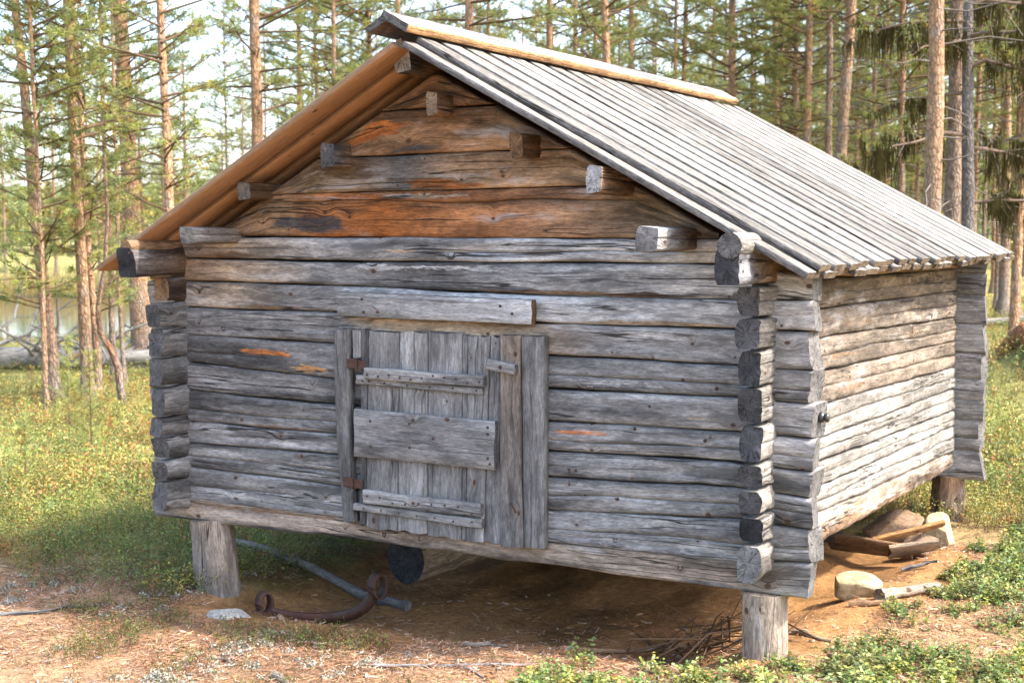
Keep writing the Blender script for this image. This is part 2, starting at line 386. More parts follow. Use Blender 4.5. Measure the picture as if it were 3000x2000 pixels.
    q = np.stack([i0[:-1], i0[1:], nx[1:], nx[:-1]], -1).reshape(-1, 4)[:, ::-1]
    Vs = [V.reshape(-1, 3)]; Cs = [C.reshape(-1, 3)]; Rs = [REL.reshape(-1, 3)]; Ts = [ST.reshape(-1, 4)]; F = [q]; mi = [np.zeros(len(q), int)]; sm = [np.ones(len(q), bool)]
    base = N*Mn
    for k, (row, flip) in enumerate(((0, False), (N-1, True))):
        ring = V[row]; cen = ring.mean(0)
        Vs.append(np.vstack([ring, cen])); ec = end_cols[k] if end_cols[k] is not None else keyed(np.array([x[row]]), keys)[0]*.55
        Cs.append(np.repeat(lin(ec)[None, :], Mn+1, 0)); rr = REL[row]; Rs.append(np.vstack([rr, rr.mean(0)])); Ts.append(np.zeros((Mn+1, 4)))
        a = base+np.arange(Mn); bb = np.roll(a, -1); c = np.full(Mn, base+Mn)
        tri = np.stack([a, bb, c], -1)
        if flip: tri = tri[:, ::-1]
        F.append(tri); mi.append(np.ones(Mn, int)); sm.append(np.zeros(Mn, bool)); base += Mn+1
    return fast_mesh(name, np.vstack(Vs), F, np.vstack(Cs), np.vstack(Rs), np.concatenate(sm), np.concatenate(mi), np.vstack(Ts))

def board_mesh(name, L, w0, w1, t, N=10, seed=0, col=GREY, col2=None, end_col=None, warp=.002, ragged=.004, contrast=.4, bev=.003, skew=(0, 0), ecol=None, edge_wob=.002, bend=0.0, top_col=None):
    """Board along local x from 0..L, width along z (centred), thickness along y (0..t, face at y=0 looks to -y)."""
    x = np.linspace(0, L, N); w = np.interp(x, [0, L], [w0, w1])/2
    # profile points (z as fraction of half width, y)
    pz = np.array([-1, -.55, 0, .55, 1, 1, 0, -1]); py = np.array([0, 0, 0, 0, 0, t, t, t], float)
    pz2 = np.array([-1, -1, -.5, 0, .5, 1, 1, 1, 1, 0, -1, -1]); inset = np.array([0, 1, 0, 0, 0, -1, 0, 0, -1, 0, 1, 0])
    py2 = np.array([bev, 0, 0, 0, 0, 0, bev, t-bev, t, t, t, t-bev])
    Mn = len(pz2)
    top = 1+(fbm(x*5, seed+.3, seed % 90, 3)-.5)*edge_wob*2/w; bot = 1+(fbm(x*5, seed+7.3, (seed+5) % 90, 3)-.5)*edge_wob*2/w
    sc = np.where(pz2[None, :] > 0, top[:, None], bot[:, None])
    Z = pz2[None, :]*w[:, None]*sc+inset[None, :]*bev+(bend*np.sin(np.pi*x/L))[:, None]
    Y = py2[None, :]+(fbm(x[:, None]*2.2, pz2[None, :]*1.2+seed, (seed+9) % 90, 3)-.5)*warp*2
    X = np.repeat(x[:, None], Mn, 1)
    X[0] += (vnoise(pz2*2.3+seed, py2*9, 13)-.5)*ragged*2+skew[0]*pz2; X[-1] += (vnoise(pz2*2.3+seed*2, py2*9, 14)-.5)*ragged*2+skew[1]*pz2
    V = np.stack([X, Y, Z], -1); R = V.copy(); R[..., 1] -= t/2
    c0 = lin(col); c1 = lin(col2 if col2 is not None else col)
    C = (c0[None, :]*(1-x/L)[:, None]+c1[None, :]*(x/L)[:, None])[:, None, :].repeat(Mn, 1)
    nn = fbm(x[:, None]*2.2, pz2[None, :]*1.5+seed*1.7, (seed+19) % 90, 4)
    C = C*(1-contrast+2*contrast*nn[..., None])
    if ecol is not None: C[:, [0, 6, 7, 11]] = lin(ecol)*(.8+.4*nn[:, [0, 6, 7, 11]][..., None])
    if top_col is not None: C[:, [8, 9, 10]] = lin(top_col)*(.75+.5*nn[:, [8, 9, 10]][..., None])
    i0 = np.arange(N*Mn).reshape(N, Mn); nx = np.roll(i0, -1, 1)
    q = np.stack([i0[:-1], i0[1:], nx[1:], nx[:-1]], -1).reshape(-1, 4)[:, ::-1]
    base = N*Mn; Vs = [V.reshape(-1, 3)]; Cs = [C.reshape(-1, 3)]; Rs = [R.reshape(-1, 3)]; F = [q]; mi = [np.zeros(len(q), int)]
    for row, flip in ((0, False), (N-1, True)):
        Vs.append(V[row]); Cs.append(np.repeat((lin(end_col) if end_col is not None else c0*.6)[None, :], Mn, 0)); Rs.append(R[row])
        f = base+np.arange(Mn)
        if flip: f = f[::-1]
        F.append(f[None, :]); mi.append(np.ones(1, int)); base += Mn
    return fast_mesh(name, np.vstack(Vs), F, np.vstack(Cs), np.vstack(Rs), False, np.concatenate(mi))

def board(name, A, B, up, w0, w1, t, parent, mat=None, pre=None, **k):
    """Board from A to B (centre line of its outward face); up = width direction. Outward normal = xdir x up reversed (local -y)."""
    A = Vector(A); B = Vector(B); L = (B-A).length
    me = board_mesh(name, L, w0, w1, t, **k)
    fm_ = frame(A, B-A, up)
    return link(name, me, [mat or M_BOARD, M_END], parent, fm_ if pre is None else pre @ fm_)

def tube_mesh(name, pts, radii, sides=8, seed=0, col=GREY, col2=None, rough=.08, cap=True, keys=None, end=None, flute=0.0):
    """Round tapering limb through pts. Carries Col and rel."""
    P = np.array(pts, float); n = len(P); T = np.gradient(P, axis=0); T /= np.linalg.norm(T, axis=1)[:, None]+1e-9
    ref = np.array([0, 0, 1.0]) if abs(T[0][2]) < .8 else np.array([1.0, 0, 0])
    U = np.cross(ref[None, :], T); U /= np.linalg.norm(U, axis=1)[:, None]+1e-9; W = np.cross(T, U)
    a = np.linspace(0, 2*math.pi, sides, endpoint=False); rr = np.array(radii, float)
    d = np.concatenate([[0], np.cumsum(np.linalg.norm(np.diff(P, axis=0), axis=1))])
    nz = 1+flute*(vnoise(np.zeros((n, 1))+d[:, None]*1.2+seed, (a*2.4)[None, :]*np.ones((n, 1)), (seed+12) % 90)-.5)+rough*2*(fbm(d[:, None]*3/max(.05, rr.max()*10), np.cos(a)[None, :]*1.5+seed+3, seed % 90, 3)-.5)+rough*2*(vnoise(d[:, None]*2+9, np.sin(a)[None, :]*2+seed+5, (seed+3) % 90)-.5)
    V = P[:, None, :]+(rr[:, None]*nz)[..., None]*(np.cos(a)[None, :, None]*U[:, None, :]+np.sin(a)[None, :, None]*W[:, None, :])
    R = np.stack([np.repeat(d[:, None], sides, 1), rr[:, None]*np.cos(a)[None, :], rr[:, None]*np.sin(a)[None, :]], -1)
    c0 = lin(col); c1 = lin(col2 if col2 is not None else col); f = (d/d[-1])[:, None]
    C = (c0*(1-f)+c1*f) if keys is None else keyed(d, keys)
    C = C[:, None, :].repeat(sides, 1)*(.7+.6*fbm(d[:, None]*4, a[None, :]*.8+seed, (seed+8) % 90, 3)[..., None])
    i0 = np.arange(n*sides).reshape(n, sides); nx = np.roll(i0, -1, 1)
    q = np.stack([i0[:-1], nx[:-1], nx[1:], i0[1:]], -1).reshape(-1, 4)
    Vs = [V.reshape(-1, 3)]; Cs = [C.reshape(-1, 3)]; Rs = [R.reshape(-1, 3)]; F = [q]; mi = [np.zeros(len(q), int)]; sm = [np.ones(len(q), bool)]
    if cap:
        base = n*sides
        for row, fl in ((0, True), (n-1, False)):
            Vs.append(V[row]); Cs.append(C[row] if end is None else np.repeat(lin(end)[None], sides, 0)); Rs.append(R[row]); ff = base+np.arange(sides); F.append((ff[::-1] if fl else ff)[None, :]); mi.append(np.ones(1, int)); sm.append(np.zeros(1, bool)); base += sides
    return Vs, Cs, Rs, F, mi, sm
def tube(name, pts, radii, mats, parent=None, mw=None, **k):
    Vs, Cs, Rs, F, mi, sm = tube_mesh(name, pts, radii, **k)
    me = fast_mesh(name, np.vstack(Vs), F, np.vstack(Cs), np.vstack(Rs), np.concatenate(sm), np.concatenate(mi))
    return link(name, me, mats, parent, mw)
def tubes(name, specs, mats, parent=None, mw=None):
    """several limbs of ONE thing joined into one mesh"""
    AV, AC, AR, AF, AM, AS = [], [], [], [], [], []; off = 0
    for sp in specs:
        Vs, Cs, Rs, F, mi, sm = tube_mesh(name, **sp); V = np.vstack(Vs)
        AV.append(V); AC.append(np.vstack(Cs)); AR.append(np.vstack(Rs)); AF += [f+off for f in F]; AM += mi; AS += sm; off += len(V)
    me = fast_mesh(name, np.vstack(AV), AF, np.vstack(AC), np.vstack(AR), np.concatenate(AS), np.concatenate(AM))
    return link(name, me, mats, parent, mw)

# ------------------------------------------------------------------ the cabin
W, LEN, P_, Q_, T_ = 3.233, 3.433, .154, .175, .098
cabin = empty('log_cabin', (0, 0, 0))
tag(cabin, 'weathered grey log storehouse raised on short posts, with low plank door and board roof', 'log cabin')
JX = [-3.42, -3.14, -2.165, -1.028, -.167, .143]
JZ = [(1.757, 1.757, 1.750, 1.742, 1.734, 1.70), (1.644, 1.644, 1.634, 1.637, 1.633, 1.585), (1.531, 1.531, 1.519, 1.489, 1.489, 1.490), (1.397, 1.397, 1.390, 1.370, 1.366, 1.367),
      (1.256, 1.256, 1.240, 1.228, 1.222, 1.213), (1.111, 1.111, 1.070, 1.080, 1.089, 1.075), (.969, .969, .944, .936, .945, .939), (.810, .810, .802, .806, .822, .804),
      (.699, .699, .703, .689, .716, .696), (.574, .574, .550, .539, .583, .569), (.415, .415, .405, .396, .416, .434), (.287, .289, .292, .286, .279, .279)]
def jf(k): return lambda x, k=k: np.interp(x, JX, JZ[k])
LOGM = [M_LOG, M_END]
G = GREY
front = [  # colour keys along X, crack (height share, depth, half width), patches (x0,x1,s0,s1,colour,strength)
    dict(keys=[(-3.4, G*.9), (-2.9, WARM*.75), (-2.2, G*1.05), (-1.6, G*.72), (-1.2, LIGHT*.85), (-.2, LIGHT*1.0)], crack=(.45, .014, .02), patches=[(-3.1, -2.6, .0, .5, BROWN, .7), (-1.92, -1.66, .3, .55, TAN, .9), (-1.5, -1.3, .4, .55, TAN, .9)], contrast=.35),
    dict(keys=[(-3.4, BROWN*1.3), (-2.7, WARM*.8), (-2.3, G*.8), (-1.5, G*.62), (-.9, LIGHT*.72), (-.2, LIGHT*.95)], crack=None, patches=[(-2.2, -.7, .65, 1.0, LIGHT, .6), (-3.0, -2.7, .3, .9, TAN, .6), (-1.6, -.2, .0, .14, BROWN, .8)]),
    dict(keys=[(-3.4, G*1.2), (-2.9, WARM), (-2.5, G*.8), (-1.9, LIGHT*.7), (-1.0, LIGHT*.95), (-.2, LIGHT*.9)], crack=None, patches=[(-2.9, -2.0, .0, .18, BROWN, .8), (-1.1, .0, .0, .16, TAN*.7, .9), (-3.05, -2.7, .6, 1., TAN, .5)], contrast=.35),
    dict(keys=[(-3.4, G), (-2.6, G*1.1), (-2.15, G*1.0), (-1.95, TAN*1.05), (-1.3, TAN*1.05), (-1.05, WARM), (-.8, G*1.15), (-.2, G*1.3)], crack=None, contrast=.3),
    dict(keys=[(-3.4, G*.8), (-2.8, G*.62), (-2.2, G*.75), (-1., G*.75), (-.6, G*.62), (-.2, G*.7)], crack=(.4, .02, .025), patches=[(-2.95, -2.45, .5, .75, ORANGE*1.2, .7), (-2.6, -2.2, .1, .4, FRESH, .7), (-1.0, -.3, .0, .4, LIGHT*.8, .5)]),
    dict(keys=[(-3.4, G*.8), (-2.8, G*.7), (-2.2, G*.7), (-1., G*1.1), (-.2, G*1.15)], crack=None, patches=[(-2.9, -2.7, .5, .7, FRESH*.9, .5), (-2.45, -2.3, .4, .6, FRESH*.9, .5), (-.75, -.2, .25, .4, TAN, .6)]),
    dict(keys=[(-3.4, G*.85), (-2.6, G*.95), (-2.2, G*.9), (-1., G*.95), (-.2, G*1.05)], crack=(.42, .016, .02), patches=[(-1.05, -.72, .62, .82, ORANGE*1.3, .8), (-2.7, -2.2, .0, .14, BROWN, .8)]),
    dict(keys=[(-3.4, G*1.0), (-2.6, G*1.15), (-2.2, G*.85), (-1., G*.85), (-.2, G*.95)], crack=None),
    dict(keys=[(-3.4, G*1.0), (-2.6, G*1.1), (-2.2, G*1.1), (-1., G*.95), (-.2, G*1.05)], crack=(.45, .012, .02)),
    dict(keys=[(-3.4, G*1.05), (-2.6, G*1.1), (-2.2, G*1.2), (-1., G*1.15), (-.2, G*1.2)], crack=(.42, .014, .02), contrast=.35),
    dict(keys=[(-3.4, G*.8), (-3.2, WARM*.95), (-2.3, WARM*1.05), (-1.4, WARM*.8), (-.5, WARM*.85), (-.1, WARM*.7), (.15, G*1.1)], crack=None, patches=[(-3.15, -2.3, .6, 1.0, BROWN*.9, .85), (-2.7, -2.2, .2, .4, TAN, .6), (-1.2, -.2, .7, 1.0, TAN*.7, .5), (-3.4, -1.6, .0, .16, DARK, .9), (-.5, .1, .0, .2, DARK*1.4, .8)], contrast=.35, edge=.018),
]
CRK = random.Random(3)
for k in range(11):
    s_ = dict(front[k]); x1 = P_+(CRK.random()-.5)*.02; x0 = -W-P_+(CRK.random()-.5)*.03
    if k == 0: x1, x0 = -.06, -3.2
    if k == 10: x1, x0 = .15, -3.40
    me = log_mesh('wall_log', x0, x1, jf(k+1), jf(k), .12, 130, 10+k, end_cols=(G*.6, G*.6), free=(.0, .0), **s_)
    link('wall_log', me, LOGM, cabin)
# gable logs, each cut along the slope of the roof
def roof_z(x): return 2.614-.5436*np.abs(np.asarray(x)+1.6177)
GZB = [1.752, 1.962, 2.128, 2.335, 2.49]
GB = .95
gk = [dict(keys=[(-2.9, BROWN*1.2), (-2.5, BROWN*1.2), (-2.25, ORANGE*.6+BROWN*.3), (-1.9, ORANGE*.8), (-1.6, ORANGE*.55+BROWN*.5), (-1.3, ORANGE*.6+TAN*.25), (-.9, TAN*.55+ORANGE*.3), (-.6, TAN*.65), (-.3, TAN*.5)], crack=(.78, .01, .02), patches=[(-2.6, -2.1, .1, .5, CHAR*2, .7), (-2.2, -1.2, .8, 1.0, TAN*.8, .7), (-1.1, -.6, .4, .8, BROWN*.8, .5)], contrast=.45),
      dict(keys=[(-2.7, BROWN*1.1), (-2.4, TAN*.6), (-2.1, BROWN*.9), (-1.8, G*.5), (-1.5, BROWN*1.3), (-1.2, BROWN*1.8), (-.7, TAN*.75)], crack=(.22, .014, .02), patches=[(-1.75, -1.3, .0, .3, ORANGE*.8, .7), (-1.0, -.7, .55, .95, BROWN*.9, .7), (-2.5, -2.2, .4, .9, WARM, .6)], contrast=.5),
      dict(keys=[(-2.4, BROWN*1.0), (-2.0, BROWN*1.3), (-1.6, BROWN*1.0+ORANGE*.2), (-1.2, TAN*.55+ORANGE*.25), (-.8, TAN*.5)], crack=None, patches=[(-2.1, -1.82, .25, .8, ORANGE*1.1, .9), (-1.9, -1.55, .0, .25, CHAR*2, .6), (-1.6, -1.2, .45, .75, BROWN*.8, .6), (-1.5, -1.0, .0, .35, FRESH*.7, .55)], contrast=.45),
      dict(keys=[(-2.1, BROWN*.9), (-1.6, BROWN*.8+ORANGE*.15), (-1.1, BROWN*1.1)], crack=(.5, .006, .02), contrast=.4),
      ]
for k in range(4):
    z0, z1 = GZB[k], GZB[k+1]
    inset = (2.614-.12-z0)/.5436; xa, xb = -1.6177-inset, -1.6177+inset
    def top(x, z1=z1): return np.maximum(np.minimum(z1, roof_z(x)-.115), z0+.012)
    gg = dict(gk[k]); gg['keys'] = [(x_, c_*GB) for x_, c_ in gg['keys']]; gg['patches'] = [(a_, b_, c_, d_, e_*.9, f_) for a_, b_, c_, d_, e_, f_ in gg.get('patches', ())]
    me = log_mesh('gable_log', xa, xb, (lambda x, z0=z0, k=k: jf(0)(x) if k == 0 else np.full_like(x, z0)), top, .11, 110, 40+k, end_cols=(BROWN, BROWN), **gg)
    link('gable_log', me, LOGM, cabin, Matrix.Translation((0, .004, 0)))
    link('gable_log', me, LOGM, cabin, Matrix.Translation((-2*1.6177, LEN, 0)) @ Matrix.Rotation(math.pi, 4, 'Z'))
# side walls
SZF = [1.709, 1.556, 1.426, 1.298, 1.150, 1.001, .847, .742, .634, .516, .358]; SZB = [1.69, 1.544, 1.408, 1.250, 1.104, .945, .816, .684, .586, .430, .321]
def sf(k): return lambda y, k=k: np.interp(y, [-.2, .57, 3.25, 3.6], [SZF[k], SZF[k], SZB[k], SZB[k]])
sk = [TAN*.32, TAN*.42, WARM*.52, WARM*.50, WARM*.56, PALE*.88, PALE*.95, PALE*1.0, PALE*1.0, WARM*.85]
FR = [.42, .185, .19, .165, .16, .15, .145, .15, .135, .165]
rot = Matrix.Rotation(math.pi/2, 4, 'Z'); rotl = Matrix.Translation((-W, LEN, 0)) @ Matrix.Rotation(-math.pi/2, 4, 'Z')
for k in range(10):
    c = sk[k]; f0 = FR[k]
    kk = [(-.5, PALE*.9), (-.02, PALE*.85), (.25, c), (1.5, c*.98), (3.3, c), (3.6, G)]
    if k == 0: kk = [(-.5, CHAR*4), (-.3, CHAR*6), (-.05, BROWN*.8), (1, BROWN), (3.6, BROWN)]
    pt = [(.6, 1.6, .2, .5, BROWN*.9, .5), (1.8, 2.8, .5, .9, TAN*.6, .5)] if 1 <= k <= 4 else []
    if k == 9: pt = [(.2, 1.6, .0, .55, BROWN*1.1, .85), (1.2, 3.0, .0, .5, BROWN*.9, .8), (.5, 3.2, .55, .9, TAN*.7, .5)]
    ec = [CHAR*1.6, DARK*.9, DARK*.8, DARK*.55, DARK*.55, DARK*.75, DARK*.75, DARK*.8, CHAR*1.0, G*.75][k]
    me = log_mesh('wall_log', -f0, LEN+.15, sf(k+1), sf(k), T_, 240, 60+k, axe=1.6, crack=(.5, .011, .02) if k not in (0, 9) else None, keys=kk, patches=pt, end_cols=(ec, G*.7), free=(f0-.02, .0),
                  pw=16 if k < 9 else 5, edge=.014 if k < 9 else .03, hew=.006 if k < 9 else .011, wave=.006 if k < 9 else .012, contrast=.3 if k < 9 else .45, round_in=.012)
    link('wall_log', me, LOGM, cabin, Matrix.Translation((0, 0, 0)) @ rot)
    lf = [.37, .13, .19, .17, .18, .165, .18, .16, .17, .17][k]
    kl = [(-.2, G*.85), (1, G), (LEN-.05, G*.75), (LEN+.3, G*.62)] if k > 1 else [(-.2, BROWN), (LEN-.05, BROWN*.6), (LEN+.5, CHAR*3)]
    def zl(j): return lambda x, j=j: np.interp(LEN-x, [-.2, 3.6], [SZF[j]+(.0 if j else 0), SZB[j]])
    me = log_mesh('wall_log', -.15, LEN+lf, zl(k+1), zl(k), T_, 60, 80+k, keys=kl, end_cols=(G*.7, [CHAR*1.2, BROWN, DARK*.8, DARK*.9, DARK*1.0, DARK*.9, DARK*1.1, DARK, DARK, DARK*1.1][k]), free=(0, lf-.02), crack=(.55, .008, .02), round_in=.014)
    link('wall_log', me, LOGM, cabin, rotl)
# rounded top piece on the two side plates
tube('plate_cap', [(-.035, y, 1.712) for y in np.linspace(-.43, .5, 14)], [.05]*14, LOGM, cabin, sides=14, seed=5, col=PALE*.75, col2=BROWN, rough=.05, end=G*.55)
tube('plate_cap', [(-W+.05, y, 1.705) for y in np.linspace(-.37, .5, 14)], [.036]*14, LOGM, cabin, sides=12, seed=6, col=BROWN*1.2, col2=BROWN, rough=.06)
# back wall
BZ = [1.62, 1.515, 1.385, 1.207, 1.03, .877, .749, .624, .518, .438, .264]
rotb = Matrix.Translation((0, LEN, 0)) @ Matrix.Rotation(math.pi, 4, 'Z')
for k in range(10):
    g = G*(.8+.5*CRK.random())
    me = log_mesh('wall_log', -P_-.01*CRK.random(), W+P_, (lambda x, k=k: np.full_like(x, BZ[k+1])), (lambda x, k=k: np.full_like(x, BZ[k]-.003)), .115, 50, 110+k, keys=[(-.2, g), (4, g)], end_cols=(G*.6, G*.6), crack=(.5, .008, .02), contrast=.3)
    link('wall_log', me, LOGM, cabin, rotb)
# purlins and ridge beam (x0,x1,z0,z1,front,end colour,side colour,back)
for i, (xa, xb, z0, z1, yf, ec, c0, c1) in enumerate([(-1.735, -1.64, 2.485, 2.60, -.166, LIGHT*.7, CHAR*3, BROWN), (-1.588, -1.523, 2.292, 2.391, -.128, TAN*.7, BROWN*1.4, BROWN), (-2.165, -2.087, 2.076, 2.184, -.136, DARK, G*.55, BROWN),
        (-1.14, -1.077, 2.089, 2.193, -.156, BROWN*.9, BROWN*1.2, BROWN), (-2.655, -2.568, 1.935, 2.013, -.162, G*.7, BROWN*.8, BROWN), (-.70, -.629, 1.924, 2.034, -.306, LIGHT*.6, BROWN*1.5, BROWN),
        (-2.87, -2.779, 1.724, 1.80, -.33, G*.9, G*1.15, WARM*.8), (-.43, -.342, 1.69, 1.784, -.40, DARK*.9, LIGHT*.9, BROWN)]):
    me = log_mesh('purlin', yf, LEN+.25, (lambda x, z0=z0: np.full_like(x, z0)), (lambda x, z1=z1: np.full_like(x, z1)), xb-xa, 60, 130+i, keys=[(yf, c0), (yf*.4, (c0+c1)/2), (0, c1), (4, c1)], end_cols=(ec, ec), edge=.009, hew=.002, wave=.002, round_in=.009, crack=(.5, .005, .02), contrast=.3)
    link('purlin', me, LOGM, cabin, Matrix.Translation((xb, 0, 0)) @ rot)
# floor so that the inside is dark
fm = [board('floor_board', (-.1, .16+.33*i, .40), (-W+.1, .16+.33*i, .40), (0, 1, 0), .32, .32, .03, cabin, N=4, seed=i, col=G) for i in range(9)]
# roof: lower boards with gaps, upper boards over the gaps
XR, ZA, ZE, SL = .229, 2.614, 1.611, math.atan(.5436)
def slope_pt(side, d, y, up=0):
    """point at distance d down the slope from the ridge, raised `up` normal to the slope"""
    return (-1.6177+side*(d*math.cos(SL)+up*math.sin(SL)), y, ZA-d*math.sin(SL)+up*math.cos(SL))
DL = (XR+1.6177)/math.cos(SL); TB = .027
rr = random.Random(11)
for side in (1, -1):
    for i in range(21):
        for layer in (0, 1):
            if layer == 1 and i == 20: continue
            y = (-.215 if layer == 0 else -.135)+i*.2025
            wd = (.158 if layer == 0 else .144)+rr.uniform(-.014, .012); dl = DL+rr.uniform(-.016, .016)+(.004 if layer else 0)
            up = 0.0 if layer == 0 else TB+.003
            A = slope_pt(side, .03, y+rr.uniform(-.008, .008), up); B = slope_pt(side, dl, y+rr.uniform(-.010, .010), up)
            if side == 1: g = lin((.265, .245, .215))*rr.uniform(.58, 1.18); kw = dict(col=g, col2=g*rr.uniform(.8, 1.1), end_col=TAN*.42, ecol=G*.62, top_col=BROWN*1.2)  # ecol: side edges coloured darker than the tops, as painted shade
            else: g = lin((.52, .28, .14))*rr.uniform(.85, 1.1) if layer == 0 else ORANGE*1.1; kw = dict(col=LIGHT*.9, end_col=TAN*.6, ecol=BROWN*1.4, top_col=g)
            kw.update(seed=i*3+layer+(50 if side < 0 else 0), N=8, warp=.0022, edge_wob=.0022, contrast=.22, bev=.002)
            # outward (local -y) must point up: width axis along +/-Y
            board('roof_board', A, B, (0, side, 0), wd, wd, TB, cabin, mat=M_ROOF if side == 1 else M_FRESH, **kw)
# ridge cap: one board on each side of the ridge
for side, A, B, wcap in ((1, (-1.602, -.33, 2.697), (-1.602, 3.68, 2.697), .15), (-1, (-1.712, -.30, 2.672), (-1.712, 3.66, 2.672), .135)):
    up = -(Vector(slope_pt(side, 1, 0))-Vector(slope_pt(side, 0, 0)))
    if side == 1: board('ridge_board', A, B, up, wcap, wcap, .036, cabin, mat=M_ROOF, bev=.002, seed=7, N=40, col=PALE*1.05, end_col=G*.55, ecol=FRESH*.72+GREY*.15, top_col=BROWN, contrast=.25, warp=.004, edge_wob=.004)
    else: board('ridge_board', A, B, up, wcap, wcap, .03, cabin, mat=M_ROOF, seed=8, N=40, col=BROWN, end_col=G*.5, ecol=G*.8, top_col=G*.9, contrast=.2, warp=.004)
# support posts
def post(x, y, zt, zb, r0, r1, seed, dx=0, c0=WARM, c1=G):
    n = 16; zz = np.linspace(zb, zt, n); f = (zz-zb)/(zt-zb)
    rad = r1+(r0-r1)*(f**.6)
    tube('support_post', [(x+dx*(1-a), y, z) for a, z in zip(f, zz)], rad*(1+.10*np.exp(-((f)/.15)**2)), LOGM, cabin, sides=36, seed=seed, col=c1, col2=c0, rough=.07, flute=.22)
post(-.05, .05, .285, -.12, .098, .102, 21, 0, WARM*.95, WARM*.75)
post(-3.045, .05, .30, -.22, .105, .14, 22, .05, WARM*1.0, G*.75)
post(-.04, LEN-.06, .27, -.22, .092, .14, 23, -.005, BROWN*1.1, G*.7)
post(-W+.05, LEN-.06, .27, -.3, .1, .13, 24, 0, G, G*.8)
# lintel board and door frame
fy = -.012
def fboard(name, quad, t, proud, parent=cabin, vertical=True, **k):
    """board on the front wall from its four (X,z) corners: a0,a1 one end, b1,b0 the other"""
    (ax0, az0), (ax1, az1), (bx1, bz1), (bx0, bz0) = quad
    A = ((ax0+ax1)/2, -proud, (az0+az1)/2); B = ((bx0+bx1)/2, -proud, (bz0+bz1)/2)
    wa = math.hypot(ax1-ax0, az1-az0); wb = math.hypot(bx1-bx0, bz1-bz0)
    # local -y must be -Y world: y axis = z x x = +Y
    up = (-1, 0, 0) if vertical else (0, 0, 1)
    return board(name, A, B, up, wa, wb, t, parent, **k)
fboard('lintel_board', [(-2.146, 1.377), (-2.144, 1.491), (-1.092, 1.473), (-1.092, 1.364)], .04, .052, vertical=False, N=24, seed=3, col=G*.85, col2=LIGHT*1.05, ecol=TAN*.6, end_col=BROWN*.9, contrast=.3, edge_wob=.003)
fboard('frame_board', [(-2.124, .393), (-2.058, .399), (-2.075, 1.317), (-2.165, 1.314)], .05, .05, N=26, seed=4, col=G*.6, col2=G*.72, contrast=.55, edge_wob=.006, bend=.018)
fboard('frame_board', [(-2.064, 1.183), (-2.02, 1.183), (-2.022, 1.313), (-2.066, 1.313)], .03, .042, N=6, seed=5, col=G*.95, contrast=.3)
fboard('frame_board', [(-1.257, .367), (-1.143, .375), (-1.152, 1.314), (-1.249, 1.315)], .05, .056, N=30, seed=6, col=G*.72, col2=WARM*.75, contrast=.6, edge_wob=.005)
fboard('frame_board', [(-1.137, .373), (-1.038, .381), (-1.035, 1.314), (-1.146, 1.314)], .05, .050, N=30, seed=7, col=G*.75, col2=G*.85, contrast=.55, edge_wob=.004)
# door
door = empty('door', (-1.63, -.02, .37)); door.parent = cabin
door['label'] = 'low plank door of upright grey boards with nailed battens'
DM = Matrix.Translation((1.63, .02, -.37))
def dboard(name, quad, t, proud, vertical=True, **k):
    return fboard(name, quad, t, proud, door, vertical, pre=DM, **k)
tops = [-2.021, -1.976, -1.798, -1.644, -1.459, -1.429, -1.312, -1.256]; bots = [-2.045, -2.004, -1.82, -1.658, -1.471, -1.445, -1.354, -1.263]
zt_ = [1.318, 1.308, 1.311, 1.314, 1.308, 1.305, 1.306]; zb_ = [.384, .376, .379, .372, .371, .369, .372]
pc = [G*.62, G*.92, G*1.25, G*1.05, G*.85, G*1.05, G*1.0]
for i in range(7):
    dboard('plank', [(bots[i]+.002, zb_[i]), (bots[i+1]-.002, zb_[i]), (tops[i+1]-.002, zt_[i]), (tops[i]+.002, zt_[i])], .028, .034+.003*(i % 3), N=26, seed=20+i, col=pc[i]*.95, col2=pc[i], contrast=.4, ragged=.006)
dboard('batten', [(-1.98, 1.087), (-1.979, 1.143), (-1.33, 1.128), (-1.328, 1.08)], .036, .072, False, N=22, seed=31, col=G*1.1, col2=G*1.25, contrast=.45, edge_wob=.006)
dboard('batten', [(-2.039, 1.060), (-2.038, 1.102), (-1.340, 1.072), (-1.345, 1.043)], .018, .054, False, N=22, seed=32, col=G*1.0, col2=G*.95, contrast=.4, edge_wob=.004)
dboard('batten', [(-2.047, .716), (-2.043, .942), (-1.273, .928), (-1.279, .709)], .03, .066, False, N=26, seed=33, col=G*.98, col2=G*1.02, contrast=.35, edge_wob=.003, ecol=G*1.1)
dboard('batten', [(-1.997, .500), (-1.996, .559), (-1.348, .550), (-1.350, .490)], .034, .070, False, N=22, seed=34, col=G*1.3, col2=G*1.0, contrast=.5, edge_wob=.006)
dboard('batten', [(-2.060, .455), (-2.062, .490), (-1.350, .478), (-1.350, .437)], .022, .058, False, N=22, seed=35, col=G*1.2, col2=G*1.15, contrast=.35, edge_wob=.004)
fboard('turn_button', [(-1.299, 1.163), (-1.299, 1.210), (-1.155, 1.187), (-1.155, 1.145)], .028, .094, cabin, False, N=8, seed=36, col=G*1.15, contrast=.25, end_col=G*.6)
s = NT('rusty_iron'); tcv = s.n('TexCoord').outputs['Object']; a = s.noise(tcv, 30, 6, .7); b = s.noise(tcv, 8, 4)
cc = s.mix(s.rng(a, .3, .7, 0, 1), (.032, .017, .013, 1), (.095, .038, .023, 1)); cc = s.mix(s.rng(b, .5, .65, 0, .6), cc, (.06, .045, .04, 1))
M_RUST = s.done(cc, .75, a, .6, .004, .4)
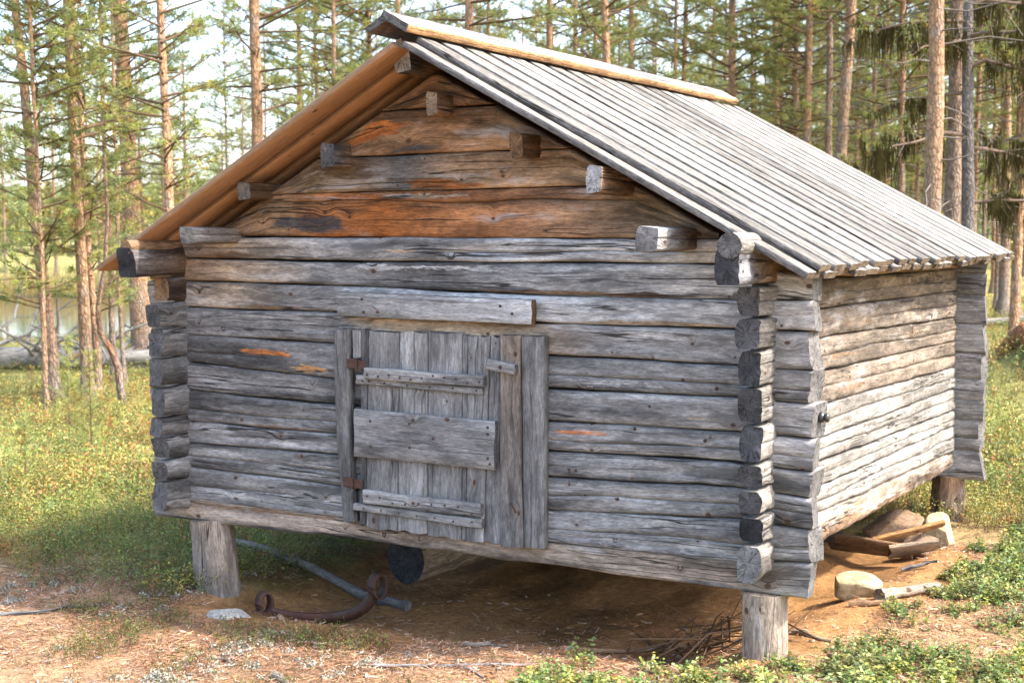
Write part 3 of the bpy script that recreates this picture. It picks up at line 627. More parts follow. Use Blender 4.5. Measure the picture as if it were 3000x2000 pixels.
def boxmesh(name, dims, bev=.003):
    import bmesh
    bm = bmesh.new(); bmesh.ops.create_cube(bm, size=1)
    for v in bm.verts: v.co = Vector((v.co.x*dims[0], v.co.y*dims[1], v.co.z*dims[2]))
    bmesh.ops.bevel(bm, geom=bm.edges[:], offset=bev, segments=1, affect='EDGES')
    me = bpy.data.meshes.new(name); bm.to_mesh(me); bm.free(); return me
for (x0, z0, x1, z1, sd_) in ((-2.089, 1.172, -1.984, 1.130, 1), (-2.119, .608, -2.011, .561, 2)):
    o = link('hinge', boxmesh('hinge', (.055, .008, .046)), M_RUST, door, DM @ Matrix.Translation((x0+.027, -.056, (z0+z1)/2+.004)))
    h2 = link('hinge_leaf', boxmesh('hinge_leaf', (.05, .008, .044)), M_RUST, o, Matrix.Translation((.055, .006, -.006)))
    k_ = tube('hinge_pin', [(0, 0, -.024), (0, 0, .024)], [.006, .006], M_RUST, o, Matrix.Translation((.028, -.004, 0)), sides=8, col=BROWN)
# nails on the battens (one shared little mesh)
nm = None; nr = random.Random(4)
def nail(x, z, y, parent, r=.006):
    global nm
    if nm is None:
        t = np.linspace(0, 2*math.pi, 8, endpoint=False); V = np.vstack([np.stack([np.cos(t), np.zeros(8), np.sin(t)], -1), np.stack([np.cos(t)*.8, np.full(8, -.5), np.sin(t)*.8], -1)])
        i = np.arange(8); j = (i+1) % 8
        nm = fast_mesh('nail', V, [np.stack([i, i+8, j+8, j], -1), np.arange(8, 16)[None, ::-1]]); nm.materials.append(M_RUST)
    o = bpy.data.objects.new('nail', nm); COL.objects.link(o); o.parent = parent
    m = Matrix.Translation((x, y, z)) @ Matrix.Diagonal((r, r, r, 1)); o.matrix_local = (DM @ m) if parent is door else m
for j in range(11): nail(-1.96+j*.061, 1.116-.0015*j+nr.uniform(-.014, .014), -.073, door, .0055)
for j in range(6): nail(-2.0+j*.125, 1.078-j*.004+nr.uniform(-.004, .004), -.055, door, .005)
for j in range(9): nail(-1.97+j*.072, .525-.001*j+nr.uniform(-.018, .014), -.071, door, .0055)
for j in range(7): nail(-2.0+j*.1, .470-j*.002+nr.uniform(-.005, .005), -.059, door, .005)
for x, z in ((-1.95, .89), (-1.73, .89), (-1.31, .90), (-1.31, .87), (-1.95, .77), (-1.73, .78), (-1.31, .76), (-1.3, .735), (-1.6, .83)): nail(x, z, -.067, door, .0065)
for x, z in ((-2.0, 1.46), (-1.99, 1.40), (-1.25, 1.443), (-1.19, 1.41)): nail(x, z, -.053, cabin, .007)
nail(-1.228, 1.176, -.095, cabin, .009)
for x, z in ((-.62, .93), (-.3, .90), (-.55, 1.03), (-.4, 1.15), (-.25, 1.12), (-.7, .62), (-.9, .73)): nail(x, z, -.001, cabin, .008)
tube('iron_hook', [(-.935, -.005, .733), (-.919, -.03, .733), (-.919, -.034, .70), (-.919, -.03, .664)], [.0045]*4, M_RUST, cabin, sides=6, col=BROWN)
tube('iron_hook', [(-1.2, -.055, .56), (-1.19, -.075, .57), (-1.17, -.08, .55), (-1.165, -.07, .53)], [.005]*4, M_RUST, cabin, sides=6, col=BROWN)
# dark insulator knob on a front log end
s = NT('dark_porcelain'); M_KNOB = s.done((.035, .03, .03, 1), .35, spec=.5)
kn = [(0, .012), (.014, .012), (.016, .022), (.03, .022), (.032, .014), (.038, .014), (.04, .02), (.052, .018), (.054, .006)]
tube('insulator_knob', [(P_+.0+a, .06, 1.02) for a, _ in kn], [b for _, b in kn], M_KNOB, cabin, sides=16, col=BROWN, rough=0)

# ------------------------------------------------------------------ pines
def unit(v): return v/(np.linalg.norm(v, axis=-1, keepdims=True)+1e-9)
class Bag:
    """collects needle / leaf triangles with colours"""
    def __init__(s): s.V, s.F, s.C, s.n = [], [], [], 0
    def add(s, V, F, C): s.V.append(V); s.F.append(F+s.n); s.C.append(C); s.n += len(V)
    def mesh(s, name): return fast_mesh(name, np.vstack(s.V), [np.vstack([f for f in s.F if f.shape[1] == k]) for k in sorted({f.shape[1] for f in s.F})], np.vstack(s.C))
def tufts(bag, cen, axis, r, n=13, length=.078, width=.0125, dead=.06, tint=1.0):
    m = len(cen); c = np.repeat(cen, n, 0); a = np.repeat(axis, n, 0)
    d = unit(a*.75+r.normal(size=(m*n, 3))*.75+np.array([0, 0, .15])); L = length*r.uniform(.7, 1.25, (m*n, 1))
    side = unit(np.cross(d, r.normal(size=(m*n, 3))))*width*.5
    base = c+r.normal(size=(m*n, 3))*length*.22
    V = np.stack([base-side, base+side, base+d*L], 1).reshape(-1, 3)
    F = np.arange(len(V)).reshape(-1, 3)
    t = r.random(m); pal = np.array([(.21, .25, .075), (.28, .29, .08), (.36, .33, .095), (.20, .25, .10)])
    pc_ = pal[r.integers(0, 4, m)]*(.75+.5*t[:, None])*tint
    dd = r.random(m) < dead; pc_[dd] = np.array((.25, .125, .04))*(.7+.6*t[dd][:, None])
    bag.add(V, F, np.repeat(np.repeat(pc_, n, 0), 3, 0))
def pine_variant(name, seed, H, base, spread, step, nb, dens=1.0, dead_from=None, droop=0.0, top=1.0):
    r = np.random.default_rng(seed); bag = Bag(); spec = []
    z = base
    cen, axs = [], []
    while z < H-.25:
        f = (z-base)/(H-base); lmax = spread*(.35+.65*math.sin(min(1, f*1.9+.25)*math.pi*.5))*(1-f**2.2*.85)
        for j in range(nb):
            a = r.uniform(0, 2*math.pi); l = lmax*r.uniform(.55, 1.15); zz = z+r.uniform(-.2, .2)
            up = r.uniform(-.05, .35)+.5*f-droop
            d = np.array([math.cos(a), math.sin(a), up]); d /= np.linalg.norm(d)
            bendv = np.array([0, 0, r.uniform(-.12, .22)])*l
            p0 = np.array([0, 0, zz]); pts = [p0+d*l*t+bendv*t*t+r.normal(size=3)*.02*l*t for t in (0, .35, .7, 1)]
            br = .006+.011*l
            spec.append(dict(pts=pts, radii=[br, br*.8, br*.5, br*.22], sides=4, seed=int(r.integers(80)), col=(.12, .075, .045), col2=(.10, .075, .05), rough=0, cap=False))
            nt_ = max(2, int(l*6*dens))
            for k in range(nt_):
                t = r.uniform(.3, 1.0); i = min(2, int(t*3)); q = pts[0]+d*l*t+bendv*t*t
                sd_ = unit(np.cross(d, [0, 0, 1]))*r.choice((-1, 1)); td = unit(d*.8+sd_*r.uniform(.3, 1.0)+np.array([0, 0, r.uniform(-.15, .35)])); tl = l*.33*r.uniform(.5, 1.2)*(1.15-.6*t)+.06
                e = q+td*tl
                spec.append(dict(pts=[q, (q+e)/2+r.normal(size=3)*.01, e], radii=[.0045, .0035, .002], sides=3, seed=1, col=(.11, .08, .05), rough=0, cap=False))
                for u in np.arange(.35, 1.02, .075/tl if tl > .15 else .4):
                    cen.append(q+td*tl*u+r.normal(size=3)*.012); axs.append(td)
            cen.append(pts[-1]); axs.append(d)
        z += step*r.uniform(.7, 1.3)
    if dead_from is not None:                                               # bare dead lower branches
        z = dead_from
        while z < base+1.0:
            a = r.uniform(0, 2*math.pi); l = spread*r.uniform(.25, .75); d = np.array([math.cos(a), math.sin(a), r.uniform(-.35, .15)])
            pts = [np.array([0, 0, z])+d*l*t+r.normal(size=3)*.04*l*(t > 0) for t in (0, .3, .65, 1)]
            spec.append(dict(pts=pts, radii=[.014, .010, .007, .003], sides=4, seed=2, col=(.13, .11, .095), rough=0, cap=False))
            for k in range(4):
                t = r.uniform(.3, .9); q = np.array([0, 0, z])+d*l*t; e = q+r.normal(size=3)*.16*l
                spec.append(dict(pts=[q, (q+e)/2+r.normal(size=3)*.02, e], radii=[.005, .004, .002], sides=3, seed=3, col=(.15, .13, .11), rough=0, cap=False))
            z += r.uniform(.10, .28)
    cen = np.array(cen); axs = np.array(axs); tufts(bag, cen, axs, r)
    tm = bag.mesh(name+'_needles'); tm.materials.append(M_NEEDLE)
    bo = tubes('tmp', spec, [M_TWIG, M_TWIG]); bm_ = bo.data; bpy.data.objects.remove(bo)
    return tm, bm_, H
s = NT('twig_bark'); M_TWIG = s.done(s.attr('Col').outputs['Color'], .9, spec=.1)
VAR = {'young': pine_variant('young', 1, 9.5, 1.3, 1.0, .32, 4, 1.05), 'young2': pine_variant('young2', 2, 10.5, 1.9, 1.1, .34, 4, 1.05),
       'mature': pine_variant('mature', 3, 13, 3.9, 1.9, .45, 4, 1.0, 1.6), 'mature2': pine_variant('mature2', 4, 14, 5.6, 2.1, .48, 4, 1.0, 2.0),
       'slim': pine_variant('slim', 5, 12.5, 3.0, 1.3, .34, 5, 1.1, 1.2), 'bushy': pine_variant('bushy', 6, 9, .9, 1.3, .30, 5, 1.0)}
B_GREY = (.21, .185, .165); B_ORG = (.40, .235, .135); B_BRN = (.27, .18, .125)
def trunk_obj(parent, H, r, lean, bend, seed, keys, flare=.35):
    n = 22; f = np.linspace(0, 1, n)**1.15; rr_ = np.random.default_rng(seed)
    wob = np.cumsum(rr_.normal(size=(n, 2))*.012, 0)*bend
    z = f*H-.25*(f == 0)
    pts = np.stack([lean[0]*z+wob[:, 0], lean[1]*z+wob[:, 1], z-.05], -1)
    rad = r*1.25*(1-.80*f)*(1+flare*np.exp(-z/.16))
    return tube('trunk', pts, rad, [M_BARK, M_BARK], parent, sides=12, seed=seed % 80, keys=keys, rough=.07, cap=False)
TR = np.array([CR[0], CR[1]])/np.hypot(CR[0], CR[1])
tree_xy = []
def pine(x, y, r, lean, var, label=None, seed=0, group=None, org=2.0, sc=None, keys=None, bend=.7, bare_above=None, name='pine_tree'):
    z = float(height(x, y)); o = empty(name, (x, y, z)); tag(o, label, 'tree', group); tree_xy.append((x, y))
    tm, bm_, H = VAR[var]; sc = sc or random.uniform(.9, 1.12); lv = TR*lean
    k = keys or [(0, B_GREY), (org*.5, B_BRN), (org, (np.array(B_ORG)*.75+np.array(B_BRN)*.25)), (org*2+2, B_ORG), (20, B_ORG)]
    trunk_obj(o, H*sc, r, lv, bend, seed, k)
    mw = Matrix(((1, 0, lv[0], 0), (0, 1, lv[1], 0), (0, 0, 1, 0), (0, 0, 0, 1))) @ Matrix.Rotation(random.uniform(0, 6.28), 4, 'Z') @ Matrix.Diagonal((sc, sc, sc, 1))
    for nm_, me in (('branches', bm_), ('crown', tm)):
        c = bpy.data.objects.new(nm_, me); COL.objects.link(c); c.parent = o; c.matrix_local = mw
    return o
EXPL = [
 (-11.35, 6.63, .068, -.066, 'young', 'leftmost tall slim pine, leaning left, reddish brown trunk', 2.0), (-10.82, 6.01, .025, -.015, 'young', 'very thin straight sapling trunk just in front of the leftmost pine', 1.0),
 (-11.15, 6.97, .064, -.035, 'young2', 'brown pine trunk, thicker of the close pair left of the cabin', 1.6), (-11.35, 7.32, .041, -.040, 'young', 'thinner right trunk of the close pair of pines left of the cabin', 1.6),
 (-14.06, 10.86, .136, -.040, 'mature', 'thickest pine left of the cabin, pale orange upper trunk', 1.8), (-9.41, 6.58, .054, -.020, 'young2', 'straight brown pine rising just behind the left roof slope', 1.2),
 (-11.09, 10.24, .086, -.014, 'mature', 'pale orange pine trunk rising midway behind the left roof slope', 1.0), (-12.94, 9.19, .040, -.023, 'young', 'slim grey trunk between the paired pines and the thickest left pine', 3.0),
 (-12.45, 8.89, .027, -.018, 'young2', 'spindly trunk close beside the thick pine left of the cabin', 3.0),
 (-16.79, 18.53, .06, -.003, 'slim', 'brown trunk left of the ridge, leftmost of three behind the left slope', 1.5), (-18.95, 21.91, .058, -.004, 'slim', 'middle one of three thin trunks left of the ridge end', 1.5),
 (-14.38, 16.44, .05, -.004, 'slim', 'thin trunk nearest the ridge board end on its left', 1.5), (-11.63, 16.85, .036, .0, 'young2', 'hair thin pine trunk just right of the ridge board end', 1.5),
 (-11.82, 21.35, .065, .006, 'slim', 'single brown trunk standing over the first third of the ridge', 1.2), (-11.62, 26.07, .063, .006, 'mature', 'pine behind the middle of the ridge board', 2.0),
 (-8.17, 21.11, .086, -.002, 'mature', 'orange pine trunk just beyond the far end of the ridge', 1.0), (-6.33, 19.85, .072, .008, 'mature', 'orange brown trunk, right one of a pair above the far roof slope', 1.0),
 (-6.75, 20.76, .058, .0, 'slim', 'darker left trunk of the pair above the far roof slope', 2.4), (-5.94, 20.07, .064, .004, 'mature2', 'straight dark grey trunk left of the leaning pine', 9.0),
 (-5.30, 18.13, .10, .061, 'mature2', 'grey pine leaning to the right above the roof slope', 7.0), (-2.13, 11.86, .097, -.0055, 'mature2', 'nearest big pine, pinkish grey bark, rising over the far eave', 4.0),
 (-2.41, 14.0, .10, .018, 'mature2', 'thick grey trunk close behind the nearest big pine at right', 9.0), (-5.0, 21.76, .079, -.008, 'mature', 'grey trunk left of the nearest big pine', 6.0),
 (-6.35, 24.45, .055, .011, 'slim', 'thin pale trunk midway between leaning pine and nearest big pine', 6.0), (-1.81, 15.49, .059, .024, 'mature', 'orange trunk at the right picture edge', .8),
 (-7.15, 28.61, .058, .008, 'slim', 'thin brown trunk far behind, left of the lichen branch', 2.0), (-4.44, 25.53, .06, .007, 'slim', 'slim trunk right of the thick grey one', 3.0),
 (-4.78, 29.95, .052, .007, 'slim', 'thin trunk over the far eave tip', 3.0), (-3.62, 26.0, .074, -.006, 'mature', 'grey trunk beyond the thin lying pole at right', 5.0), (-5.44, 34.19, .082, .0, 'mature2', 'stout trunk far beyond the eave tip at right', 5.0),
 (-10.0, 29.3, .078, .004, 'mature', 'pale grey trunk between the ridge end and the trunk pair', 6.0), (-9.5, 34.19, .062, .009, 'mature2', 'far thin trunk right of the leaning grey pine', 3.0), (-7.94, 35.07, .062, .007, 'mature', 'far thin trunk just left of the nearest big pine', 3.0)]
for i, (x, y, r, ln, var, lab, org) in enumerate(EXPL): pine(x, y, r, ln, var, lab, 200+i, 'pines standing around the cabin', org)
# forest further back
fr_ = random.Random(21); cnt = 0; tries = 0; FILLN = {}; fill_rows = []
ANCH = [(-11.35, 6.63, 'the leftmost leaning pine'), (-14.06, 10.86, 'the thickest left pine'), (-11.09, 10.24, 'the orange trunk behind the left slope'), (-14.38, 16.44, 'the trunk beside the ridge end'), (-11.82, 21.35, 'the lone trunk over the ridge'),
        (-8.17, 21.11, 'the orange trunk past the ridge'), (-6.33, 19.85, 'the trunk pair above the slope'), (-5.3, 18.13, 'the right leaning grey pine'), (-2.13, 11.86, 'the nearest big pine'), (-1.81, 15.49, 'the orange trunk at the right edge'), (-11.62, 26.07, 'the pine behind mid ridge')]
YAW = -.5161
while cnt < 128 and tries < 6000:
    tries += 1
    D = 20+fr_.random()**.7*58; az = YAW+fr_.uniform(-.42, .42); x = CAM[0]+math.sin(az)*D; y = CAM[1]+math.cos(az)*D
    if lake_r(np.array(x), np.array(y)) < 1.12: continue
    if az < YAW-.12 and D < 55: continue
    if min(math.hypot(x-a, y-b) for a, b in tree_xy) < 1.3+D*.014: continue
    right = az > YAW+.05
    var = fr_.choice(['mature', 'mature2', 'slim', 'mature2']) if right and D < 45 else fr_.choice(['mature', 'slim', 'bushy', 'young2', 'slim'])
    an = min(ANCH, key=lambda t: abs(math.atan2(t[0]-CAM[0], t[1]-CAM[1])-az)); lr = 'left' if math.atan2(an[0]-CAM[0], an[1]-CAM[1]) > az else 'right'
    key = (an[2], lr); FILLN[key] = FILLN.get(key, 0)+1
    fill_rows.append((x, y, D, var, key, right, az, fr_.uniform(.05, .11), fr_.gauss(0, .012), fr_.choice([1, 2, 4, 7]), fr_.uniform(.85, 1.3))); tree_xy.append((x, y)); cnt += 1; continue
    lab, grp = (('slender pine among the crowded trunks of the forest at right', 'forest pines at right') if right else ('pine in the green forest wall behind the roof', 'forest pines behind the roof')) if az > YAW-.22 else ('small pine on the far lake shore', 'pines on the far shore')
    pine(x, y, fr_.uniform(.05, .11), fr_.gauss(0, .012), var, lab, 400+cnt, grp, fr_.choice([1, 2, 4, 7]), sc=fr_.uniform(.85, 1.3)); cnt += 1
ORD = ['nearest', 'second nearest', 'third nearest', 'fourth nearest', 'fifth nearest', 'sixth nearest', 'seventh nearest', 'eighth nearest', 'ninth nearest', 'tenth nearest', 'eleventh nearest', 'twelfth nearest', 'thirteenth nearest', 'fourteenth nearest', 'fifteenth nearest', 'sixteenth nearest', 'seventeenth nearest', 'eighteenth nearest', 'nineteenth nearest', 'farthest']
for key in FILLN:
    rows = sorted([q for q in fill_rows if q[4] == key], key=lambda q: q[2])
    for j, (x, y, D, var, _, right, az, rad_, ln, org, sc_) in enumerate(rows):
        shore = az < YAW-.22
        lab = (ORD[min(j, 19)] + (' far shore pine ' if shore else ' background pine ') + 'seen ' + key[1] + ' of ' + key[0])
        pine(x, y, rad_, ln, var, lab, 400+int(D*10), 'pines on the far shore' if shore else ('forest pines at right' if right else 'forest pines behind the roof'), org, sc=sc_)
# far-off wood that reads as one mass
bag = Bag(); r = np.random.default_rng(5)
for i in range(400):
    az = YAW+r.uniform(-.5, .5); D = r.uniform(80, 150) if az > YAW+.02 else r.uniform(120, 200); x = CAM[0]+math.sin(az)*D; y = CAM[1]+math.cos(az)*D; z = float(height(x, y)); H = r.uniform(6, 11) if az > YAW+.02 else r.uniform(4, 7)
    cl = az < YAW-.2
    n = 150; t = r.random(n)**.8; hh = z+H*(.15+.85*t); rad = (1-t)*1.5+.35; a = r.uniform(0, 6.28, n); q = np.sqrt(r.random(n))
    cen = np.stack([x+np.cos(a)*rad*q, y+np.sin(a)*rad*q, hh], -1)
    d = unit(r.normal(size=(n, 3)))*.42; e = unit(np.cross(d, r.normal(size=(n, 3))))*.2
    V = np.stack([cen-e, cen+e, cen+d], 1).reshape(-1, 3)
    c = np.array((.18, .20, .06) if not cl else (.24, .25, .09))*r.uniform(.7, 1.3)
    if r.random() < (.12 if not cl else .35): c = np.array((.26, .20, .05))*r.uniform(.8, 1.2)
    bag.add(V, np.arange(len(V)).reshape(-1, 3), np.repeat((c*r.uniform(.7, 1.3, (n, 1))), 3, 0))
    b = np.array([[x-.1, y, z-.3], [x+.1, y, z-.3], [x+.06, y, z+H*.9], [x-.06, y, z+H*.9]]); bag.add(b, np.array([[0, 1, 2, 3]]), np.repeat(np.array([B_BRN]), 4, 0))
ff = link('far_forest', bag.mesh('far_forest'), M_NEEDLE); kind(ff, 'stuff'); ff['label'] = 'far wood of pines closing the view'
# hill beyond the lake
hx = np.linspace(-420, 120, 60); hy = np.linspace(180, 520, 40); HX, HY = np.meshgrid(hx, hy, indexing='ij')
HZ = -2+26*sstep(200, 420, HY-.35*HX-60)*(.6+.6*fbm(HX*.008, HY*.008, 88, 4))+(fbm(HX*.08, HY*.08, 89, 3)-.5)*5
ii = np.arange(HX.size).reshape(HX.shape)
hc = np.array((.10, .12, .045))*(.6+.9*fbm(HX*.03, HY*.03, 90, 4)[..., None])
kind(link('hill', fast_mesh('hill', np.stack([HX, HY, HZ], -1).reshape(-1, 3), np.stack([ii[:-1, :-1], ii[1:, :-1], ii[1:, 1:], ii[:-1, 1:]], -1).reshape(-1, 4), hc.reshape(-1, 3), smooth=True), M_GROUND), 'structure')

# ------------------------------------------------------------------ ground cover
M_LICHEN = leaf_material('reindeer_lichen', .1, .9, .15)
def leaf_quads(bag, cen, d, nrm, L, Wd, col):
    """diamond leaves folded along the midrib"""
    sd = unit(np.cross(d, nrm)); mid = cen+d*(L*.5)[:, None]+nrm*(L*.06)[:, None]
    V = np.stack([cen, mid-sd*(Wd*.5)[:, None]+nrm*(L*.1)[:, None], cen+d*L[:, None], mid+sd*(Wd*.5)[:, None]+nrm*(L*.1)[:, None]], 1).reshape(-1, 3)
    bag.add(V, np.arange(len(V)).reshape(-1, 4), np.repeat(col, 4, 0))
def stems(bag, a, b, w, col):
    d = unit(b-a); sd = unit(np.cross(d, np.array([.3, .8, .2])))*w
    V = np.stack([a-sd, a+sd, b+sd*.5, b-sd*.5], 1).reshape(-1, 3); bag.add(V, np.arange(len(V)).reshape(-1, 4), np.repeat(col, 4, 0))
def shrubs(name, label, X, Y, h, nl, leaf, pal, r, upright=.5, spread=.5, sw=.0012, lw=.6, size=1.0, tint=1.0):
    n = len(X); bag = Bag(); base = np.stack([X, Y, height(X, Y)-.01], -1)
    hh = h*size*r.uniform(.6, 1.3, n); lean_ = r.normal(size=(n, 2))*spread*hh[:, None]
    tip = base+np.concatenate([lean_, hh[:, None]], 1)
    pi = r.integers(0, len(pal), n); pcs = np.array(pal)[pi]*r.uniform(.75, 1.3, (n, 1))*tint
    stems(bag, base, tip, sw, np.repeat(np.array([[.11, .07, .04]]), n, 0)*r.uniform(.7, 1.4, (n, 1)))
    k = np.repeat(np.arange(n), nl); t = r.uniform(.25, 1.05, n*nl)
    c = base[k]*(1-t)[:, None]+tip[k]*t[:, None]+r.normal(size=(n*nl, 3))*(hh[k]*.10)[:, None]
    a = r.uniform(0, 2*math.pi, n*nl); d = unit(np.stack([np.cos(a), np.sin(a), r.uniform(-.1, 1.0, n*nl)*upright*2], -1))
    nrm = unit(np.array([0, 0, 1.0])+r.normal(size=(n*nl, 3))*.45); nrm = unit(nrm-d*(nrm*d).sum(1, keepdims=True))
    L = leaf*r.uniform(.65, 1.25, n*nl)
    leaf_quads(bag, c, d, nrm, L, L*lw, pcs[k]*r.uniform(.75, 1.3, (n*nl, 1)))
    o = link(name, bag.mesh(name), M_LEAF); kind(o, 'stuff'); o['label'] = label
    return o
def wedge(n, d0, d1, r, p=1.0, margin=.05):
    """points in front of the viewer's stand, thinning with distance"""
    u = r.random(n)
    D = d0*(d1/d0)**u if p == 2 else (d0**(2-p)+u*(d1**(2-p)-d0**(2-p)))**(1/(2-p))
    az = YAW+r.uniform(-.35-margin, .35+margin, n)
    return CAM[0]+np.sin(az)*D, CAM[1]+np.cos(az)*D, D
def free(x, y):
    return (sand_mask(x, y) < .35) & (lake_r(x, y) > 1.04)
G_L = [(.12, .19, .05), (.17, .24, .075), (.25, .31, .12), (.27, .28, .11), (.16, .22, .10)]
G_Y = [(.26, .28, .065), (.32, .30, .075), (.20, .24, .055), (.24, .27, .09), (.28, .29, .06), (.38, .30, .10), (.22, .27, .08), (.40, .20, .08)]
r = np.random.default_rng(31)
def in_front_left(x, y): return (y < -.28-.10*(x+2.6)+(fbm(x*2.5, y*2.5, 15, 3)-.5)*.9) & (x > -5.4)
# glossy low shrubs, right side and along the bottom edge
x, y, D = wedge(90000, 3.6, 11, r, 1.0)
dens = sstep(.47, .60, .55*fbm(x*1.6, y*1.6, 101, 4)+.45*fbm(x*4.2, y*4.2, 102, 3))
front_patch = (x > -.88) & (y < .05+.25*(x+.9)) & (y > -1.4) & ((x > -.75) | (fbm(x*3, y*3, 5, 3) > .5))
right_patch = (x > .18) & (y > -.4)
open_path = sstep(.9, .25, np.abs(x-.30-.10*y)+(fbm(x*2, y*2, 9, 3)-.5)*.9)*sstep(3.4, .2, y)
keep = (front_patch | right_patch) & (sand_mask(x, y) < .5) & (r.random(len(x)) < np.clip(dens*.62+.02+.06*front_patch, 0, 1)*(1-.5*open_path*(~front_patch)))
keep &= ~((x > -.35) & (x < .2) & (y > -.02) & (y < .3))
kx = np.flatnonzero(keep); kx = kx[r.random(len(kx)) < np.where(front_patch[kx], .13, .20)]; nk = len(kx); rep_ = np.repeat(kx, 7); rad_ = np.abs(r.normal(size=len(rep_)))*.045; aa = r.uniform(0, 6.28, len(rep_))
shrubs('lingonberry_shrubs', 'low glossy green berry shrubs covering the ground at lower right', x[rep_]+np.cos(aa)*rad_, y[rep_]+np.sin(aa)*rad_, .078*np.clip(1-rad_/.14, .3, 1), 12, .021, G_L+G_Y[:3], r, .30, .30, size=np.repeat(r.uniform(.6, 1.25, nk), 7), tint=np.repeat(r.uniform(.65, 1.25, (nk, 1))*np.array([1, 1, 1])+r.normal(size=(nk, 3))*.06, 7, 0))
# taller thin shrubs, left side and around
x, y, D = wedge(52000, 4.2, 12, r, 1.0)
keep = free(x, y) & ~in_front_left(x, y) & ((x < -2.3) | (y > 3.2)) & (r.random(len(x)) < sstep(.28, .55, fbm(x*1.1, y*1.1, 103, 4))*.9+.12)
def zones(x, y):
    a = fbm(x*.8+3, y*.8, 141, 4)[:, None]; b = fbm(x*1.7, y*1.7+5, 145, 4)[:, None]
    t = np.array([.80, .86, .75])*(1-sstep(.42, .58, a))+np.array([1.02, .95, .85])*sstep(.42, .58, a)
    return (t*(1-sstep(.56, .68, b))+np.array([1.0, .62, .62])*sstep(.56, .68, b))*(.75+.5*fbm(x*3, y*3, 149, 3)[:, None])
x, y = x[keep], y[keep]
shrubs('bilberry_shrubs', 'yellow green bilberry and heather growing left of the cabin', x, y, .13*(.55+.9*fbm(x*1.5, y*1.5, 151, 3)), 13, .016, G_Y+G_Y+G_L, r, .5, .28, tint=zones(x, y))
x, y, D = wedge(60000, 10, 45, r, 1.5)
keep = free(x, y) & (r.random(len(x)) < sstep(.25, .55, fbm(x*.7, y*.7, 107, 4))*.9+.1)
x, y = x[keep], y[keep]
shrubs('undergrowth', 'yellow green forest undergrowth among the farther trunks', x, y, .15, 9, .028, G_Y+G_L, r, .6, .35, .002, tint=zones(x, y))
# feathery heather tufts, front left
x, y, D = wedge(40000, 3.4, 8, r, 1.0)
n_ = fbm(x*1.8+4, y*1.8, 111, 4)
keep = free(x, y) & (x < -.9) & (y < 1.2) & (r.random(len(x)) < sstep(.46, .60, n_)*.9+.05)
shrubs('heather', 'small feathery heather tufts in the needle litter at lower left', x[keep], y[keep], .065, 14, .011, [(.12, .16, .035), (.16, .17, .04), (.20, .10, .04), (.17, .06, .03), (.10, .15, .05)], r, .8, .4, .001, .35)
# pale reindeer lichen
x, y, D = wedge(9000, 3.4, 11, r, 1.0)
n_ = fbm(x*2.3, y*2.3, 121, 4)
keep = free(x, y) & (x < -1.2) & (r.random(len(x)) < sstep(.54, .62, n_)*sstep(1.5, -.5, y)*.4+.004)
x, y = x[keep], y[keep]; x = np.concatenate([x+r.normal(size=len(x))*.02 for _ in range(3)]); y = np.concatenate([y+r.normal(size=len(y))*.02 for _ in range(3)]); n = len(x); bag = Bag(); k = np.repeat(np.arange(n), 16)
c = np.stack([x, y, height(x, y)], -1)[k]+r.normal(size=(n*16, 3))*np.array([.014, .014, .007])+np.array([0, 0, .010])
d = unit(r.normal(size=(n*16, 3))); nn_ = unit(np.cross(d, r.normal(size=(n*16, 3))))
leaf_quads(bag, c, d, nn_, r.uniform(.007, .016, n*16), r.uniform(.006, .011, n*16), np.array((.40, .39, .32))*r.uniform(.5, 1.15, (n*16, 1)))
o = link('reindeer_lichen', bag.mesh('reindeer_lichen'), M_LICHEN); kind(o, 'stuff'); o['label'] = 'pale grey lichen cushions at lower left'
# dry needles and wood chips
x, y, D = wedge(190000, 3.4, 8.5, r, 1.0)
sm_ = sand_mask(x, y)
keep = (r.random(len(x)) < .22+.78*sstep(.8, .1, sm_)) & ((y < 1.0-.1*x) | (x > 0)) & (fbm(x*4, y*4, 131, 3)+r.normal(size=len(x))*.1 > .36)
x, y = x[keep], y[keep]; n = len(x); bag = Bag()
a = r.uniform(0, 2*math.pi, n); L = r.uniform(.015, .055, n); d = np.stack([np.cos(a)*L, np.sin(a)*L, r.uniform(-.1, .25, n)*L], -1)
sd = np.stack([-np.sin(a), np.cos(a), r.normal(size=n)*.4], -1)*r.uniform(.0006, .0016, n)[:, None]
b = np.stack([x, y, height(x, y)+r.uniform(.001, .008, n)], -1)
pal = np.array([(.33, .15, .07), (.24, .11, .055), (.42, .24, .13), (.16, .085, .05), (.45, .33, .24)]); cc = pal[r.integers(0, 5, n)]*r.uniform(.7, 1.25, (n, 1))
V = np.stack([b-sd, b+sd, b+d+sd, b+d-sd], 1).reshape(-1, 3); bag.add(V, np.arange(len(V)).reshape(-1, 4), np.repeat(cc, 4, 0))
